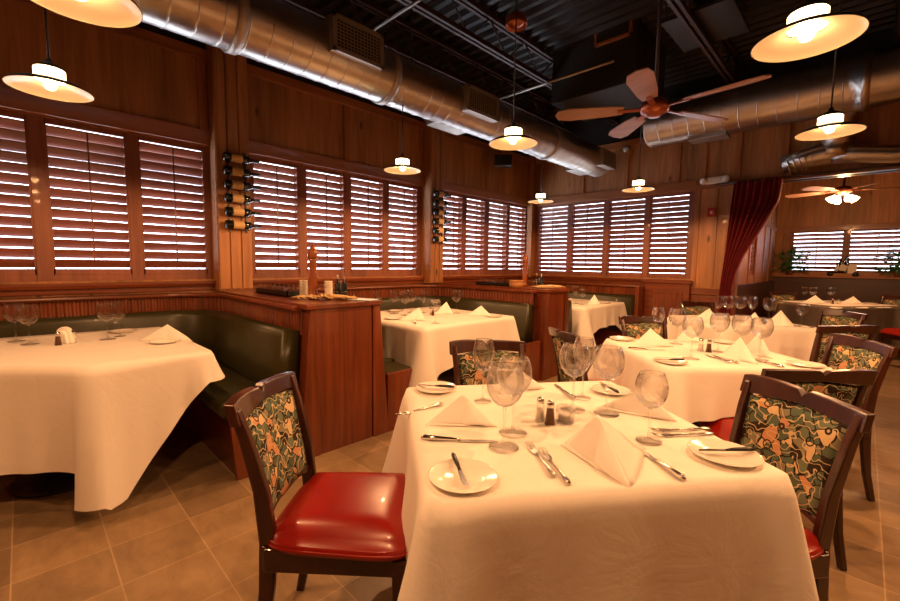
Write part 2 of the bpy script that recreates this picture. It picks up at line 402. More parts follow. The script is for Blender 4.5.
window(3, (XL - .02, 0, 0), RL, [(4.233, 4.652), (4.727, 5.174), (5.264, 5.75), (5.814, 6.3)], 1.085, 2.30, 4.09, 6.36, 1.195, 2.245)
window(4, (0, YB + .02, 0), 0, [(-4.12, -3.569), (-3.496, -2.947), (-2.873, -2.331), (-2.261, -1.75)], 1.085, 2.30, -4.2, -1.68, 1.175, 2.245)
window(5, (0, YF + .02, 0), 0, [(-1.03, -.30), (-.22, .52), (.60, 1.30)], 1.20, 1.98, -1.09, 2.0, 1.245, 1.94, .078)
window(6, (FLX - .02, 0, 0), RL, [(8.05, 8.5)], 1.15, 1.98, 8.0, 8.55, 1.22, 1.92)
t = B(); t.box(-1.17, 2.1, YF - .03, YF, 1.98, 2.07); t.box(-1.17, -1.09, YF - .03, YF, 1.13, 1.98); t.box(-1.25, 2.2, YF - .16, YF, 1.10, 1.135)
struct(t.build('trim_6', 'trimX', bevel=.004))
t = B(); t.box(FLX, XR, YF - .10, YF, 0, 1.10)
t.box(FLX, FLX + .05, YB + .15, YF - .1, 0, 1.02)
struct(t.build('wainscot_far', 'dark_mahogany', bevel=.004))
t = B()
for (a, b_) in ((8.0, 8.0), (8.55, 8.55), (9.3, 9.3), (9.9, 9.9)): t.box(FLX, FLX + .02, a - .03, a + .03, 1.02, 2.4)
t.box(FLX, FLX + .02, YB + .12, YF, 2.0, 2.08)
struct(t.build('trim_7', 'trimZ', bevel=.003))
# back wall wainscot right of the corner booth (panelled cabinet) and low dado beside the curtain
t = B(); t.box(-2.24, -1.66, YB - .10, YB, 0, 1.04); o = t.build('wainscot_back', 'mahoganyX', bevel=.004); struct(o)
t = B(); t.box(-2.12, -1.74, YB - .112, YB - .10, .1, .93); t.build('panel', 'mahoganyZ', o, bevel=.006)
t = B(); t.box(-2.27, -1.64, YB - .13, YB, 1.04, 1.075); t.build('cap', 'mahoganyX', o, bevel=.004)
t = B(); t.box(-1.66, OX, YB - .03, YB, 0, .88); t.box(-1.66, OX, YB - .045, YB, .90, .985)
struct(t.build('wainscot_curtain', 'mahoganyX', bevel=.004))
# ------------------------------------------------------------------ ceiling steel
def joist(x, label, zb=3.40, zt=3.74):
    r = thing('steel_joist', label, 'joist', (x, YN, zb), group=None)
    for z, nm in ((0, 'bottom_chord'), (zt - zb - .05, 'top_chord')):
        b_ = B(); b_.box(-.04, -.012, 0, YB - YN, z, z + .045); b_.box(.012, .04, 0, YB - YN, z, z + .045); b_.build(nm, 'joist_steel', r)
    b_ = B(); y = .1; k = 0; h = zt - zb - .03
    while y < YB - YN - .4:
        b_.tube([(0, y, .02), (0, y + .3, h)] if k % 2 == 0 else [(0, y, h), (0, y + .3, .02)], .009, 5); y += .3; k += 1
    b_.build('web_rods', 'joist_steel', r)
for x, l in ((-3.55, 'dark steel open web joist above the silver duct along the shuttered wall'), (-2.83, 'dark steel open web joist with rust red patches, just right of the long duct'),
             (-1.25, 'dark steel open web joist over the middle of the room'), (.1, 'dark steel open web joist above the two right-hand pendant lamps')):
    joist(x, l)
for y, x0, x1, l in ((2.25, -3.6, -1.1, 'thin grey conduit crossing the ceiling nearest the camera'), (4.2, -3.4, -1.9, 'thin grey conduit crossing the ceiling beside the boxed shaft')):
    o = B().tube([(x0, y, 3.28), (x1, y, 3.28)], .012, 8).build('conduit', 'vent_metal'); tag(o, l, 'conduit')
o = B().box(-2.78, -1.80, 4.5, 5.35, 3.16, ZC + .04).build('boxed_shaft', 'black_paint', bevel=.01); tag(o, 'large black boxed shaft hanging from the dark ceiling above the fan', 'ceiling box')
r = thing('shaft_grille', 'small dull metal grille on the black boxed shaft', 'vent', (-2.05, 4.49, 3.62))
b_ = B(); b_.box(-.2, .2, -.03, .01, 0, .025); b_.box(-.2, .2, -.03, .01, .135, .16); b_.box(-.2, -.175, -.03, .01, 0, .16); b_.box(.175, .2, -.03, .01, 0, .16); b_.build('frame', 'trimX', r)
b_ = B(); b_.box(-.18, .18, -.015, .01, .02, .14)
for k in range(7): b_.box(-.17, .17, -.022, -.014, .03 + k * .015, .035 + k * .015)
b_.build('slats', 'vent_dark', r)
r = thing('ceiling_panel', 'flat brown ceiling panel beside the fan downrod', 'ceiling panel', (-1.2, 4.55, 3.47))
B().box(-.28, .28, -.35, .35, 0, .03).build('panel', 'deck', r, bevel=.004)
b_ = B()
for sx in (-.25, .25): b_.tube([(sx, -.3, .03), (sx, -.3, .24)], .005, 6); b_.tube([(sx, .3, .03), (sx, .3, .24)], .005, 6)
b_.build('hanger', 'black_paint', r)
r = thing('ceiling_speaker', 'small round copper-rimmed speaker under the dark deck between pendants', 'speaker', (-2.16, 2.93, 3.2))
B().lathe([(0, 0), (.04, .0), (.05, .012), (.075, .02), (.085, .0), (.09, .01), (.085, .06), (.05, .10), (0, .10)], 24).build('body', 'foil', r)
B().tube([(0, 0, .1), (0, 0, .53)], .006, 6).build('stem', 'black_paint', r)
# ------------------------------------------------------------------ ducts
def duct_mesh(L, R, seam=.135, seg=36, bulge=.003):
    prof = []; z = 0
    while z < L:
        prof += [(R, z), (R, z + .002), (R, z + seam - .014), (R, z + seam - .012), (R + bulge, z + seam - .010), (R + bulge, z + seam - .004), (R, z + seam - .002)]; z += seam
    return [(a, min(b_, L)) for a, b_ in prof] + [(R, L)]
def reg_box(name, par, x0, x1, y0, y1, z0, z1, axis, sgn):
    # register box mounted on duct: front face on axis side
    b_ = B(); b_.box(x0, x1, y0, y1, z0, z1); o = b_.build(name, 'vent_metal', par, bevel=.004)
    g = B(); f_ = B()
    if axis == 'X':
        X_ = x1 if sgn > 0 else x0
        g.box(X_, X_ + .004 * sgn, y0 + .025, y1 - .025, z0 + .025, z1 - .025)
        n = 14
        for k in range(n): y = y0 + .03 + (y1 - y0 - .06) * k / (n - 1); f_.box(X_, X_ + .010 * sgn, y - .002, y + .002, z0 + .025, z1 - .025)
        for k in range(9): z = z0 + .03 + (z1 - z0 - .06) * k / 8; f_.box(X_, X_ + .012 * sgn, y0 + .025, y1 - .025, z - .002, z + .002)
        f_.box(X_, X_ + .014 * sgn, y0, y1, z0, z0 + .025); f_.box(X_, X_ + .014 * sgn, y0, y1, z1 - .025, z1)
        f_.box(X_, X_ + .014 * sgn, y0, y0 + .025, z0, z1); f_.box(X_, X_ + .014 * sgn, y1 - .025, y1, z0, z1)
    g.build('opening', 'vent_dark', o); f_.build('grille', 'vent_metal', o)
DX, DZ, DR = -2.9, 2.777, .197
r = thing('spiral_duct', 'long galvanised spiral duct running above the left shuttered wall', 'air duct', (DX, YN, DZ))
RX = Matrix.Rotation(-PI / 2, 4, 'X')
B().lathe(duct_mesh(6.05 - YN, DR) + [(DR - .03, 6.05 - YN + .012), (0, 6.05 - YN + .012)], 40, RX).build('tube', 'galvanised', r)
for (y, nm) in ((1.0, 'c'), (2.15, 'c'), (4.6, 'c')):
    B().lathe([(DR, -.03), (DR + .012, -.03), (DR + .014, 0), (DR + .012, .03), (DR, .03)], 40, Matrix.Translation((0, y - YN, 0)) @ RX).build('collar', 'vent_metal', r)
for y in (.2, 2.45, 5.0):
    b_ = B(); b_.tube([(0, y - YN, DR), (0, y - YN, ZC - DZ)], .006, 6); b_.build('hanger', 'black_paint', r)
for (y0, y1, z0, z1) in ((1.55, 1.965, 2.70, 2.94), (2.90, 3.35, 2.66, 2.885), (5.66, 6.06, 2.65, 2.87)):
    reg_box('register', r, .05, .24, y0 - YN, y1 - YN, z0 - DZ, z1 - DZ, 'X', 1)
for (y0, y1) in ((2.86, 3.30), (5.56, 6.0)): reg_box('register', r, -.25, -.05, y0 - YN, y1 - YN, 2.62 - DZ, 2.80 - DZ, 'X', -1)
D2Y, D2Z, D2R = 5.9, 3.096 - .0, .262
r = thing('spiral_duct', 'wide galvanised spiral duct across the back wall behind the fan', 'air duct', (-2.15, D2Y, D2Z))
RY = Matrix.Rotation(PI / 2, 4, 'Y')
B().lathe([(0, 0), (D2R - .02, 0), (D2R, .02)] + [(a, b_ + .02) for a, b_ in duct_mesh(2.0, D2R, .17)], 40, RY).build('tube', 'galvanised', r)
B().lathe([(D2R, 2.0), (D2R + .012, 2.0), (D2R + .012, 2.07), (D2R - .02, 2.07)] + [(a - .02, b_ + 2.07) for a, b_ in duct_mesh(3.2, D2R, .30)], 40, RY).build('tube_section', 'galvanised', r)
B().box(.5, .9, -.1, .12, -D2R - .03, -D2R + .05).build('boot', 'vent_metal', r, bevel=.004)
for x in (.4, 2.2, 4.4): B().tube([(x, 0, D2R), (x, 0, ZC - D2Z)], .006, 6).build('hanger', 'black_paint', r)
r = thing('branch_duct', 'small silver branch duct with an elbow below the wide duct', 'air duct', (-.32, 6.2, 2.50))
B().tube([(0.02, -.25, .42), (.02, -.1, .3), (.02, 0, .15), (.0, 0, .05), (0, 0, -.02)], .135, 28).build('drop', 'galvanised', r)
b_ = B(); path = [(.10, 0, .03), (-.05, 0, .02), (-.2, 0, .0), (-.43, 0, -.055)]
b_.tube(path, [.12, .125, .105, .105], 28)
for k in range(6): x = -.12 - .05 * k; z = -.0 - (k) * .012; b_.tube([(x, 0, z), (x - .008, 0, z - .002)], .109, 28)
b_.build('tube', 'galvanised', r)
b_ = B(); b_.tube([(.0, 0, .0), (.2, 0, -.03), (.45, 0, -.08), (2.6, 0, -.08)], [.11, .09, .085, .085], 28); b_.build('tube_section', 'galvanised', r)
# ================================================================== BOOTHS
def fluted(amp, pitch, base):
    return lambda i, p: base
def bead_path(pts, step=.0175):
    out = []
    for a, b_ in zip(pts[:-1], pts[1:]):
        L = math.dist(a, b_); n = max(1, int(L / step))
        for k in range(n): out.append((a[0] + (b_[0] - a[0]) * k / n, a[1] + (b_[1] - a[1]) * k / n))
    out.append(pts[-1]); return out
def arc(cx, cy_, r, a0, a1, n=10): return [(cx + r * math.cos(a0 + (a1 - a0) * k / n), cy_ + r * math.sin(a0 + (a1 - a0) * k / n)) for k in range(n + 1)]
def divider(y0, y1, label, xe=-2.47):
    # back-to-back booth divider: waist-high, wide cap, tapered end posts
    r = thing('booth_divider', label, 'booth divider', (0, 0, 0))
    xw = XL + .06
    b_ = B(); b_.mesh([(xw, y0, 0), (xw, y1, 0), (xe - .02, y1, 0), (xe - .02, y0, 0), (xw, y0 + .06, .966), (xw, y1 - .08, .966), (xe - .02, y1 - .08, .966), (xe - .02, y0 + .06, .966)],
                      [(0, 1, 2, 3), (4, 5, 6, 7), (0, 1, 5, 4), (1, 2, 6, 5), (2, 3, 7, 6), (3, 0, 4, 7)]); b_.build('body', 'mahoganyZ', r)
    for sgn, ya in ((1, y0), (-1, y1)):
        f = B(); pts = bead_path([(xw + .1, 0), (xe - .09, 0)], .012)
        for i, (x, _) in enumerate(pts[:-1]):
            if i % 2 == 0: f.mesh([(x, ya + sgn * .045, .80), (x + .018, ya + sgn * .045, .80), (x + .018, ya + sgn * .052, .955), (x, ya + sgn * .052, .955), (x + .004, ya + sgn * .035, .80), (x + .014, ya + sgn * .035, .80), (x + .014, ya + sgn * .042, .955), (x + .004, ya + sgn * .042, .955)], [(0, 4, 7, 3), (4, 5, 6, 7), (5, 1, 2, 6)])
        f.build('beadboard', 'mahoganyZ', r)
        p = B(); ym = ya + sgn * .0; w = sgn * .12
        p.mesh([(xe - .09, ym - sgn * .02, 0), (xe, ym - sgn * .02, 0), (xe, ym + w, 0), (xe - .09, ym + w, 0), (xe - .09, ym + sgn * .06, .968), (xe, ym + sgn * .06, .968), (xe, ym + w, .968), (xe - .09, ym + w, .968)],
               [(0, 1, 2, 3), (4, 5, 6, 7), (0, 1, 5, 4), (1, 2, 6, 5), (2, 3, 7, 6), (3, 0, 4, 7)])
        p.build('post', 'mahoganyZ', r, bevel=.004)
    e = B(); e.box(xe - .03, xe - .008, y0 + .12, y1 - .13, 0.0, .966); e.build('end_panel', 'mahoganyZ', r)
    cp = B(); cp.box(xw, xe + .015, y0 + .03, y1 - .05, .968, 1.002); cp.build('cap', 'mahoganyX', r, bevel=.006)
    return r
divider(1.20, 1.86, 'tall red-brown wooden booth divider nearest the camera, holding the pepper mill and plates')
divider(3.96, 4.50, 'red-brown wooden booth divider farther back, holding the round wooden box', xe=-2.43)
def bench(name, label, path, end_lbl=None, z_back=.85, seat=.46, start=None):
    r = thing(name, label, 'booth bench', (0, 0, 0))
    # d to the left of travel is toward the table
    b_ = B(); b_.sweep(path, [(.03, 0), (seat - .05, 0), (seat - .02, .36), (.03, .36)]); b_.build('base', 'mahoganyX', r)
    b_ = B(); b_.sweep(path, [(.04, .36), (seat, .355), (seat + .018, .38), (seat + .015, .42), (seat - .02, .445), (seat - .2, .452), (.10, .44), (.04, .43)], smooth=True); b_.build('seat', 'green_vinyl', r)
    b_ = B(); b_.sweep(path, [(.005, .43), (.155, .43), (.165, .50), (.15, .62), (.13, z_back - .05), (.115, z_back - .012), (.085, z_back), (.05, z_back - .008), (.005, z_back - .03)], smooth=True); b_.build('backrest', 'green_vinyl', r)
    wt = B(); wp = bead_path(path, .011)
    n = len(wp)
    prof = [lambda i, p: (.0, z_back - .02), lambda i, p: (.016 + (.010 if (i // 2) % 2 else 0), z_back - .02), lambda i, p: (.016 + (.010 if (i // 2) % 2 else 0), .955), lambda i, p: (.0, .955)]
    wt.sweep(wp, prof); wt.build('beadboard', 'mahoganyZ', r)
    cp = B(); cp.sweep(path, [(-.09, .955), (.045, .955), (.055, .97), (.05, .988), (-.09, .988)]); cp.build('cap', 'mahoganyY', r, bevel=.004)
    return r
def end_panel(r, x, y0, y1, z1=.45, arch=False):
    b_ = B()
    if not arch: b_.mesh([(x - .03, y0, 0), (x, y0, 0), (x, y1, 0), (x - .03, y1, 0), (x - .03, y0 - .035, z1), (x, y0 - .035, z1), (x, y1, z1), (x - .03, y1, z1)], [(0, 1, 2, 3), (4, 5, 6, 7), (0, 1, 5, 4), (1, 2, 6, 5), (2, 3, 7, 6), (3, 0, 4, 7)])
    else:
        L = y1 - y0; pts = [(0, 0)]
        pts += [(L * .22, 0)] + [(L * (.22 + .3 * (1 - math.cos(a)) ), .06 * math.sin(a)) for a in [PI * k / 8 for k in range(1, 8)]] + [(L * .82, 0), (L, 0), (L, z1), (0, z1)]
        b_.prism(pts, .03, Matrix.Translation((x - .015, y0, 0)) @ Matrix.Rotation(PI / 2, 4, 'Z'))
    b_.build('end_panel', 'mahoganyZ', r, bevel=.004)
# booth 1: along left wall then round the corner to divider 1  (travel so table lies left: go +X->wall->-Y)
BW = XL + .10
p1 = [(-2.56, 1.235)] + [(-3.75, 1.235)] + arc(-3.75, .785, .45, PI / 2, PI, 9)[1:] + [(BW, -2.6)]
r = bench('corner_booth', 'green vinyl booth bench wrapping round the large left table under the windows', p1)
end_panel(r, -2.50, .81, 1.2)
# booth 2: between dividers
p2 = [(-2.56, 3.92), (-3.85, 3.92)] + arc(-3.85, 3.57, .35, PI / 2, PI, 6)[1:] + [(BW, 2.23)] + arc(-3.85, 2.23, .35, PI, 1.5 * PI, 6)[1:] + [(-2.80, 1.88)]
r = bench('corner_booth', 'green vinyl booth bench between the two wooden dividers', p2)
end_panel(r, -2.47, 1.87, 2.31, .445, True)
b_ = B(); b_.box(-2.82, -2.50, 1.88, 2.30, .05, .43); b_.build('seat_end', 'mahoganyX', r, bevel=.004)
b_ = B(); b_.box(-2.82, -2.50, 1.90, 2.29, .43, .438); b_.build('seat_ledge', 'green_vinyl', r)
b_ = B(); b_.box(-2.50, -2.47, 3.5, 3.95, 0, .44); b_.build('end_panel', 'mahoganyZ', r, bevel=.004)
# booth 3: along back wall
p3 = [(-2.30, YB - .10), (-3.85, YB - .10)] + arc(-3.85, 5.95, .35, PI / 2, PI, 6)[1:] + [(BW, 4.9)] + arc(-3.85, 4.88, .35, PI, 1.5 * PI, 6)[1:] + [(-2.5, 4.53)]
r = bench('corner_booth', 'green vinyl booth bench in the far corner below the back windows', p3)
b_ = B(); b_.box(-2.30, -2.245, YB - .62, YB - .08, 0, .44); b_.box(-2.30, -2.245, YB - .30, YB - .08, 0, .985); b_.build('end_panel', 'mahoganyZ', r, bevel=.006)
# ================================================================== TABLES AND CLOTHS
def rect(cx, cy_, hx, hy, ang):
    c_, s_ = math.cos(ang), math.sin(ang)
    return [(cx + a * c_ - b_ * s_, cy_ + a * s_ + b_ * c_) for a, b_ in ((-hx, -hy), (hx, -hy), (hx, hy), (-hx, hy))]
def table(label, poly, group='pedestal tables under white cloths', zt=.745):
    cx = sum(p[0] for p in poly) / len(poly); cy_ = sum(p[1] for p in poly) / len(poly)
    r = thing('pedestal_table', label, 'table', (cx, cy_, 0), group=None)
    inner = [((x - cx) * .985, (y - cy_) * .985) for x, y in poly]; n = len(inner)
    b_ = B(); b_.mesh([(x, y, z) for z in (zt - .03, zt) for x, y in inner], [tuple(range(n))[::-1], tuple(range(n, 2 * n))] + [(i, (i + 1) % n, n + (i + 1) % n, n + i) for i in range(n)]); b_.build('tabletop', 'mahoganyX', r)
    B().tube([(0, 0, .03), (0, 0, zt - .03)], .04, 12).build('column', 'black_plastic', r)
    b_ = B(); b_.lathe([(0, 0), (.22, 0), (.22, .015), (.06, .05), (.04, .06), (0, .06)], 24); b_.build('base', 'black_plastic', r)
    return r
def cloth(label, poly, drop, corner, zt=.757, fn=None, seed=0, flare=.10, group=None, matn='linen'):
    n = len(poly); cx = sum(p[0] for p in poly) / n; cy_ = sum(p[1] for p in poly) / n
    pts = []; rad = .03
    for i in range(n):                              # rounded corners, CCW
        P, A, C = Vector(poly[i]), Vector(poly[i - 1]), Vector(poly[(i + 1) % n])
        u = (A - P).normalized(); v = (C - P).normalized(); k = rad
        q0, q1 = P + u * k, P + v * k
        L0 = (P - A).length - 2 * rad
        for j in range(5):
            t_ = j / 4; q = q0 * (1 - t_) ** 2 + P * 2 * t_ * (1 - t_) + q1 * t_ ** 2
            nn = (-(u * (1 - t_)) - v * t_).normalized() if True else None
            e0 = Vector((-(u).y, (u).x)); e1 = Vector((v.y, -v.x))
            nn = (e0 * (1 - t_) + e1 * t_).normalized(); pts.append((q, nn, 0.0, i, 0.0))
        L = (C - P).length - 2 * rad; ns = max(4, int(L / .022)); nn = Vector((v.y, -v.x))
        for j in range(1, ns):
            d = L * j / ns; pts.append((P + v * (rad + d), nn, min(d, L - d) + .01, i, d / L))
    rnd = random.Random(seed); ph = [rnd.random() * 6.28 for _ in range(6)]
    rows = 16; vs = []; N = len(pts)
    for k in range(rows + 1):
        t_ = k / rows
        for idx, (q, nn, cd, ei, fr) in enumerate(pts):
            cg = math.exp(-(cd / .085) ** 2); cw = math.exp(-(cd / .20) ** 2)
            if fn: D, ext = fn(ei, fr, cd)
            else: D = drop + (corner - drop) * max(0, 1 - cd / .34) ** 1.1; ext = 1
            s_ = idx / N * 2 * PI
            fold = .015 * math.sin(s_ * 9 + ph[0]) + .008 * math.sin(s_ * 17 + ph[1] + t_) + .004 * math.sin(s_ * 31 + ph[2])
            off = .010 + t_ * (.025 + flare * cg * ext) - t_ * .03 * (cw - cg) + fold * t_ ** 1.3
            if k == 0: off = 0.0
            z = zt - (0 if k == 0 else .006) - D * max(0, t_ - .0)
            z += (.006 if k == 0 else 0)
            pp = q + nn * off
            vs.append(Vector((pp.x, pp.y, z)))
    fs = []
    for k in range(rows):
        for i in range(N): fs.append((k * N + i, (k + 1) * N + i, (k + 1) * N + (i + 1) % N, k * N + (i + 1) % N))
    # top: inner rings to the centre for soft creases
    rings = 9; base = len(vs)
    for k in range(1, rings):
        s_ = 1 - k / rings
        for (q, nn, cd, ei, fr) in pts:
            x = cx + (q.x - cx) * s_; y = cy_ + (q.y - cy_) * s_
            vs.append(Vector((x, y, zt + .0012 * noise.noise(Vector((x * 5, y * 5, seed))))))
    vs.append(Vector((cx, cy_, zt))); ci = len(vs) - 1
    for k in range(rings - 1):
        o0 = 0 if k == 0 else base + (k - 1) * N; o1 = base + k * N
        for i in range(N): fs.append((o0 + i, o0 + (i + 1) % N, o1 + (i + 1) % N, o1 + i))
    o1 = base + (rings - 2) * N
    for i in range(N): fs.append((o1 + i, o1 + (i + 1) % N, ci))
    b_ = B(); b_.mesh(vs, fs, True); o = b_.build('tablecloth', matn, None, recalc=False)
    me = o.data; me.flip_normals()
    return tag(o, label, 'tablecloth', group)
T1 = rect(-.695, 1.186, .4475, .427, math.radians(53.6))
T5 = rect(-.663, 2.853, .43, .41, math.radians(45.2))
T6 = rect(-.823, 4.73, .43, .43, math.radians(45.5))
T7 = rect(-.251, 8.45, .55, .42, math.radians(55.3))
T3 = [(-3.62, 2.20), (-2.44, 2.20), (-2.42, 3.38), (-3.60, 3.38)]
T4 = [(-3.2, 4.74), (-2.365, 4.73), (-2.36, 5.90), (-3.2, 5.90)]
T2 = [(-3.30, -.54), (-2.59, .19), (-2.572, .727), (-3.80, .72), (-3.92, -.54)]
tops = {'front': T1, 'left': T2, 'booth2': T3, 'corner': T4, 'middle': T5, 'behind': T6, 'far': T7}
nm = {'front': 'square front table nearest the camera', 'left': 'large left booth table under the windows', 'booth2': 'booth table between the two wooden dividers',
      'corner': 'small corner booth table by the back windows', 'middle': 'middle table right of centre', 'behind': 'table directly behind the middle table', 'far': 'table in the far room beyond the curtain'}
for k, p in tops.items(): table('pedestal of the ' + nm[k] + ', hidden under its cloth', p)
cloth('long white tablecloth on the ' + nm['front'], T1, .40, .52, seed=1, flare=.10)
def f2(ei, fr, cd):
    if ei == 0: return (.50, .4)                       # clipped corner side: straight hem
    if ei == 1:                                          # hanging triangle
        return (.675 - .55 * max(0, fr - .18) / .82 + (.0 if fr > .02 else -.02), .9)
    return (.15 + .1 * min(1, cd * 3), .3)
cloth('wide white tablecloth with a low hanging corner on the large left booth table', T2, .5, .7, fn=f2, seed=2, flare=.07)
cloth('white tablecloth on the ' + nm['booth2'], T3, .31, .46, seed=3)
cloth('white tablecloth on the ' + nm['corner'], T4, .27, .44, seed=4)
cloth('white tablecloth on the ' + nm['middle'], T5, .235, .27, seed=5)
cloth('white tablecloth on the ' + nm['behind'], T6, .28, .42, seed=6)
mat('grey_linen', (.20, .175, .15), .85, spec=.15)
cloth('long grey-brown undercloth hanging around the ' + nm['far'], T7, .52, .60, zt=.754, seed=7, matn='grey_linen')
T7b = rect(-.251, 8.45, .535, .405, math.radians(55.3))
cloth('short pale top cloth covering the ' + nm['far'], T7b, .018, .02, zt=.758, seed=8, flare=.0)
# ================================================================== CHAIRS
CW, CH = .42, .87
def make_chair():
    r = thing('dining_chair', '', 'chair')
    hw = CW / 2 - .016
    # rear leg + back post as one curved member
    ctl = [(-.235, 0), (-.205, .15), (-.19, .30), (-.185, .44), (-.20, .60), (-.235, .76), (-.262, .85)]
    dep = [.030, .036, .044, .050, .044, .036, .030]
    for sx in (-1, 1):
        vs = []; fs = []
        for (y, z), d, xo in zip(ctl, dep, (.0, .008, .014, .020, .016, .006, 0)):
            for dx, dy in ((-.013, -d / 2), (.013, -d / 2), (.013, d / 2), (-.013, d / 2)): vs.append((sx * (hw - xo) + dx, y + dy, z))
        for i in range(len(ctl) - 1):
            for k in range(4): fs.append((i * 4 + k, i * 4 + (k + 1) % 4, (i + 1) * 4 + (k + 1) % 4, (i + 1) * 4 + k))
        fs += [(0, 1, 2, 3), tuple(len(vs) - 4 + k for k in range(4))]
        B().mesh(vs, fs).build('leg', 'chairwood', r, bevel=.006)
    for sx in (-1, 1):
        b_ = B(); x = sx * (hw - .004); y = .19
        b_.mesh([(x - .013, y - .013, 0), (x + .013, y - .013, 0), (x + .013, y + .013, 0), (x - .013, y + .013, 0), (x - .021, y - .021, .42), (x + .021, y - .021, .42), (x + .021, y + .021, .42), (x - .021, y + .021, .42)],
                [(0, 1, 2, 3), (4, 5, 6, 7), (0, 1, 5, 4), (1, 2, 6, 5), (2, 3, 7, 6), (3, 0, 4, 7)]); b_.build('leg', 'chairwood', r, bevel=.004)
    b_ = B(); b_.box(-hw, hw, -.20, -.175, .365, .436); b_.box(-hw + .01, hw - .01, .185, .208, .37, .436)
    for sx in (-1, 1): b_.box(sx * hw - .011, sx * hw + .011, -.19, .19, .365, .436)
    b_.build('seat_frame', 'chairwood', r, bevel=.004)
    # seat cushion: rounded, wider at the front
    nx, ny = 20, 20; vs = []; fs = []
    def pt(u, v):
        wx = .205 + .022 * (v + 1) / 2; x = u * wx; y = v * .208 + .012
        rr = (abs(u) ** 5 + abs(v) ** 5) ** .2
        if rr > 1: x /= rr ** .8; y = (y - .012) / rr ** .8 + .012
        return x, y
    top = lambda u, v: .500 - .045 * max(0, max(abs(u), abs(v)) - .6) ** 2 / .16 + .012 * (1 - u * u) * (1 - v * v)
    for j in range(ny + 1):
        for i in range(nx + 1):
            u = i / nx * 2 - 1; v = j / ny * 2 - 1; x, y = pt(u, v); vs.append((x, y, top(u, v)))
    for j in range(ny):
        for i in range(nx): a = j * (nx + 1) + i; fs.append((a, a + 1, a + nx + 2, a + nx + 1))
    rim = [j for j in range(nx + 1)] + [(j + 1) * (nx + 1) - 1 for j in range(1, ny + 1)] + [ny * (nx + 1) + i for i in range(nx - 1, -1, -1)] + [j * (nx + 1) for j in range(ny - 1, 0, -1)]
    prev = rim
    for (sc_, dz) in ((1.02, .0), (1.01, -.02)):
        cur = []
        for k in rim: x, y, z = vs[k]; cur.append(len(vs)); vs.append((x * sc_, (y - .012) * sc_ + .012, .447 - .0 + (dz if dz else .008)))
        for k in range(len(rim)): fs.append((prev[k], prev[(k + 1) % len(rim)], cur[(k + 1) % len(rim)], cur[k]))
        prev = cur
    fs.append(tuple(prev))
    s_ = B(); s_.mesh(vs, fs, True); s_.build('seat', 'red_vinyl', r)
    b_ = B(); pp = [Vector(vs[k]) for k in rim]; loop = [Vector((p.x * 1.02, (p.y - .012) * 1.02 + .012, .440)) for p in pp]; loop.append(loop[0]); b_.tube(loop, .005, 6, cap=False); b_.build('piping', 'red_vinyl', r)
    # upholstered back pad
    vs = []; fs = []; nx, nz = 12, 14; W_ = hw - .020
    def yb(z): 
        t_ = (z - .44) / .41; return -.185 - .077 * t_ ** 1.35
    for side in (1, -1):
        for j in range(nz + 1):
            for i in range(nx + 1):
                u = i / nx * 2 - 1; v = j / nz; z = .515 + .285 * v - .02 * (1 - u * u) * (1 if v < .5 else 0) * (1 - 2 * v) + .02 * (1 - abs(u)) * (v > .5) * (2 * v - 1)
                th = .019 * (1 - max(0, (max(abs(u), abs(2 * v - 1)) - .75) / .25) ** 2 * .75)
                vs.append((u * (W_ - .017 * (1 - v)), yb(z) + side * th - .022 * (1 - u * u), z))
    K = (nx + 1) * (nz + 1)
    for s0 in (0, K):
        for j in range(nz):
            for i in range(nx): a = s0 + j * (nx + 1) + i; fs.append((a, a + 1, a + nx + 2, a + nx + 1))
    bd = [i for i in range(nx + 1)] + [(j + 1) * (nx + 1) - 1 for j in range(1, nz + 1)] + [nz * (nx + 1) + i for i in range(nx - 1, -1, -1)] + [j * (nx + 1) for j in range(nz - 1, 0, -1)]
    for k in range(len(bd)): fs.append((bd[k], bd[(k + 1) % len(bd)], K + bd[(k + 1) % len(bd)], K + bd[k]))
    B().mesh(vs, fs, True).build('backrest', 'upholstery', r)
    # rails: crest with stepped notch, lower rail; curved in plan
    def rail(name, prof_top, prof_bot, th, n=28, over=0.0):
        
        vs = []; fs = []
        for i in range(n + 1):
            u = i / n * 2 - 1; x = u * (hw + .013 + over); yo = -.022 * (1 - u * u)
            zt, zb_ = prof_top(u), prof_bot(u)
            for z, dy in ((zb_, -th / 2), (zb_, th / 2), (zt, th / 2), (zt, -th / 2)): vs.append((x, yb(z) + yo + dy, z))
        for i in range(n):
            for k in range(4): fs.append((i * 4 + k, i * 4 + (k + 1) % 4, (i + 1) * 4 + (k + 1) % 4, (i + 1) * 4 + k))
        fs += [(0, 1, 2, 3), tuple(len(vs) - 4 + k for k in range(4))]
        B().mesh(vs, fs).build(name, 'chairwood', r, bevel=.004)
    def ct(u):
        if u < -.08: return .858 + .010 * (1 + u)
        if u < 0: return .868 - .022 * (u + .08) / .08
        if u < .10: return .846 + .020 * (u / .10)
        return .866 + .010 * math.sin((u - .1) / .9 * PI * .75) - .006 * u
    rail('crest_rail', ct, lambda u: .803 + .018 * (1 - abs(u)), .030, 40, .010)
    rail('lower_rail', lambda u: .520, lambda u: .490 + .02 * (1 - u * u), .024, over=-.030)
    return r
def chair(x, y, fx, fy, label, group=None):
    rz = math.atan2(fy, fx) - PI / 2
    o = first_or_dup(STORE, 'chair', make_chair, (x, y, 0), rz, label, group); o.scale = (.95, 1.05, 1); return o
chair(-1.17, .725, .74, .67, 'dark wood chair with red vinyl seat left of the front table, seen sideways')
chair(-.283, 1.567, -.58, -.81, 'dark wood chair with green patterned back at the right side of the front table')
chair(-1.155, 1.55, .83, -.55, 'patterned-back chair pushed in at the far side of the front table, behind the wine glasses')
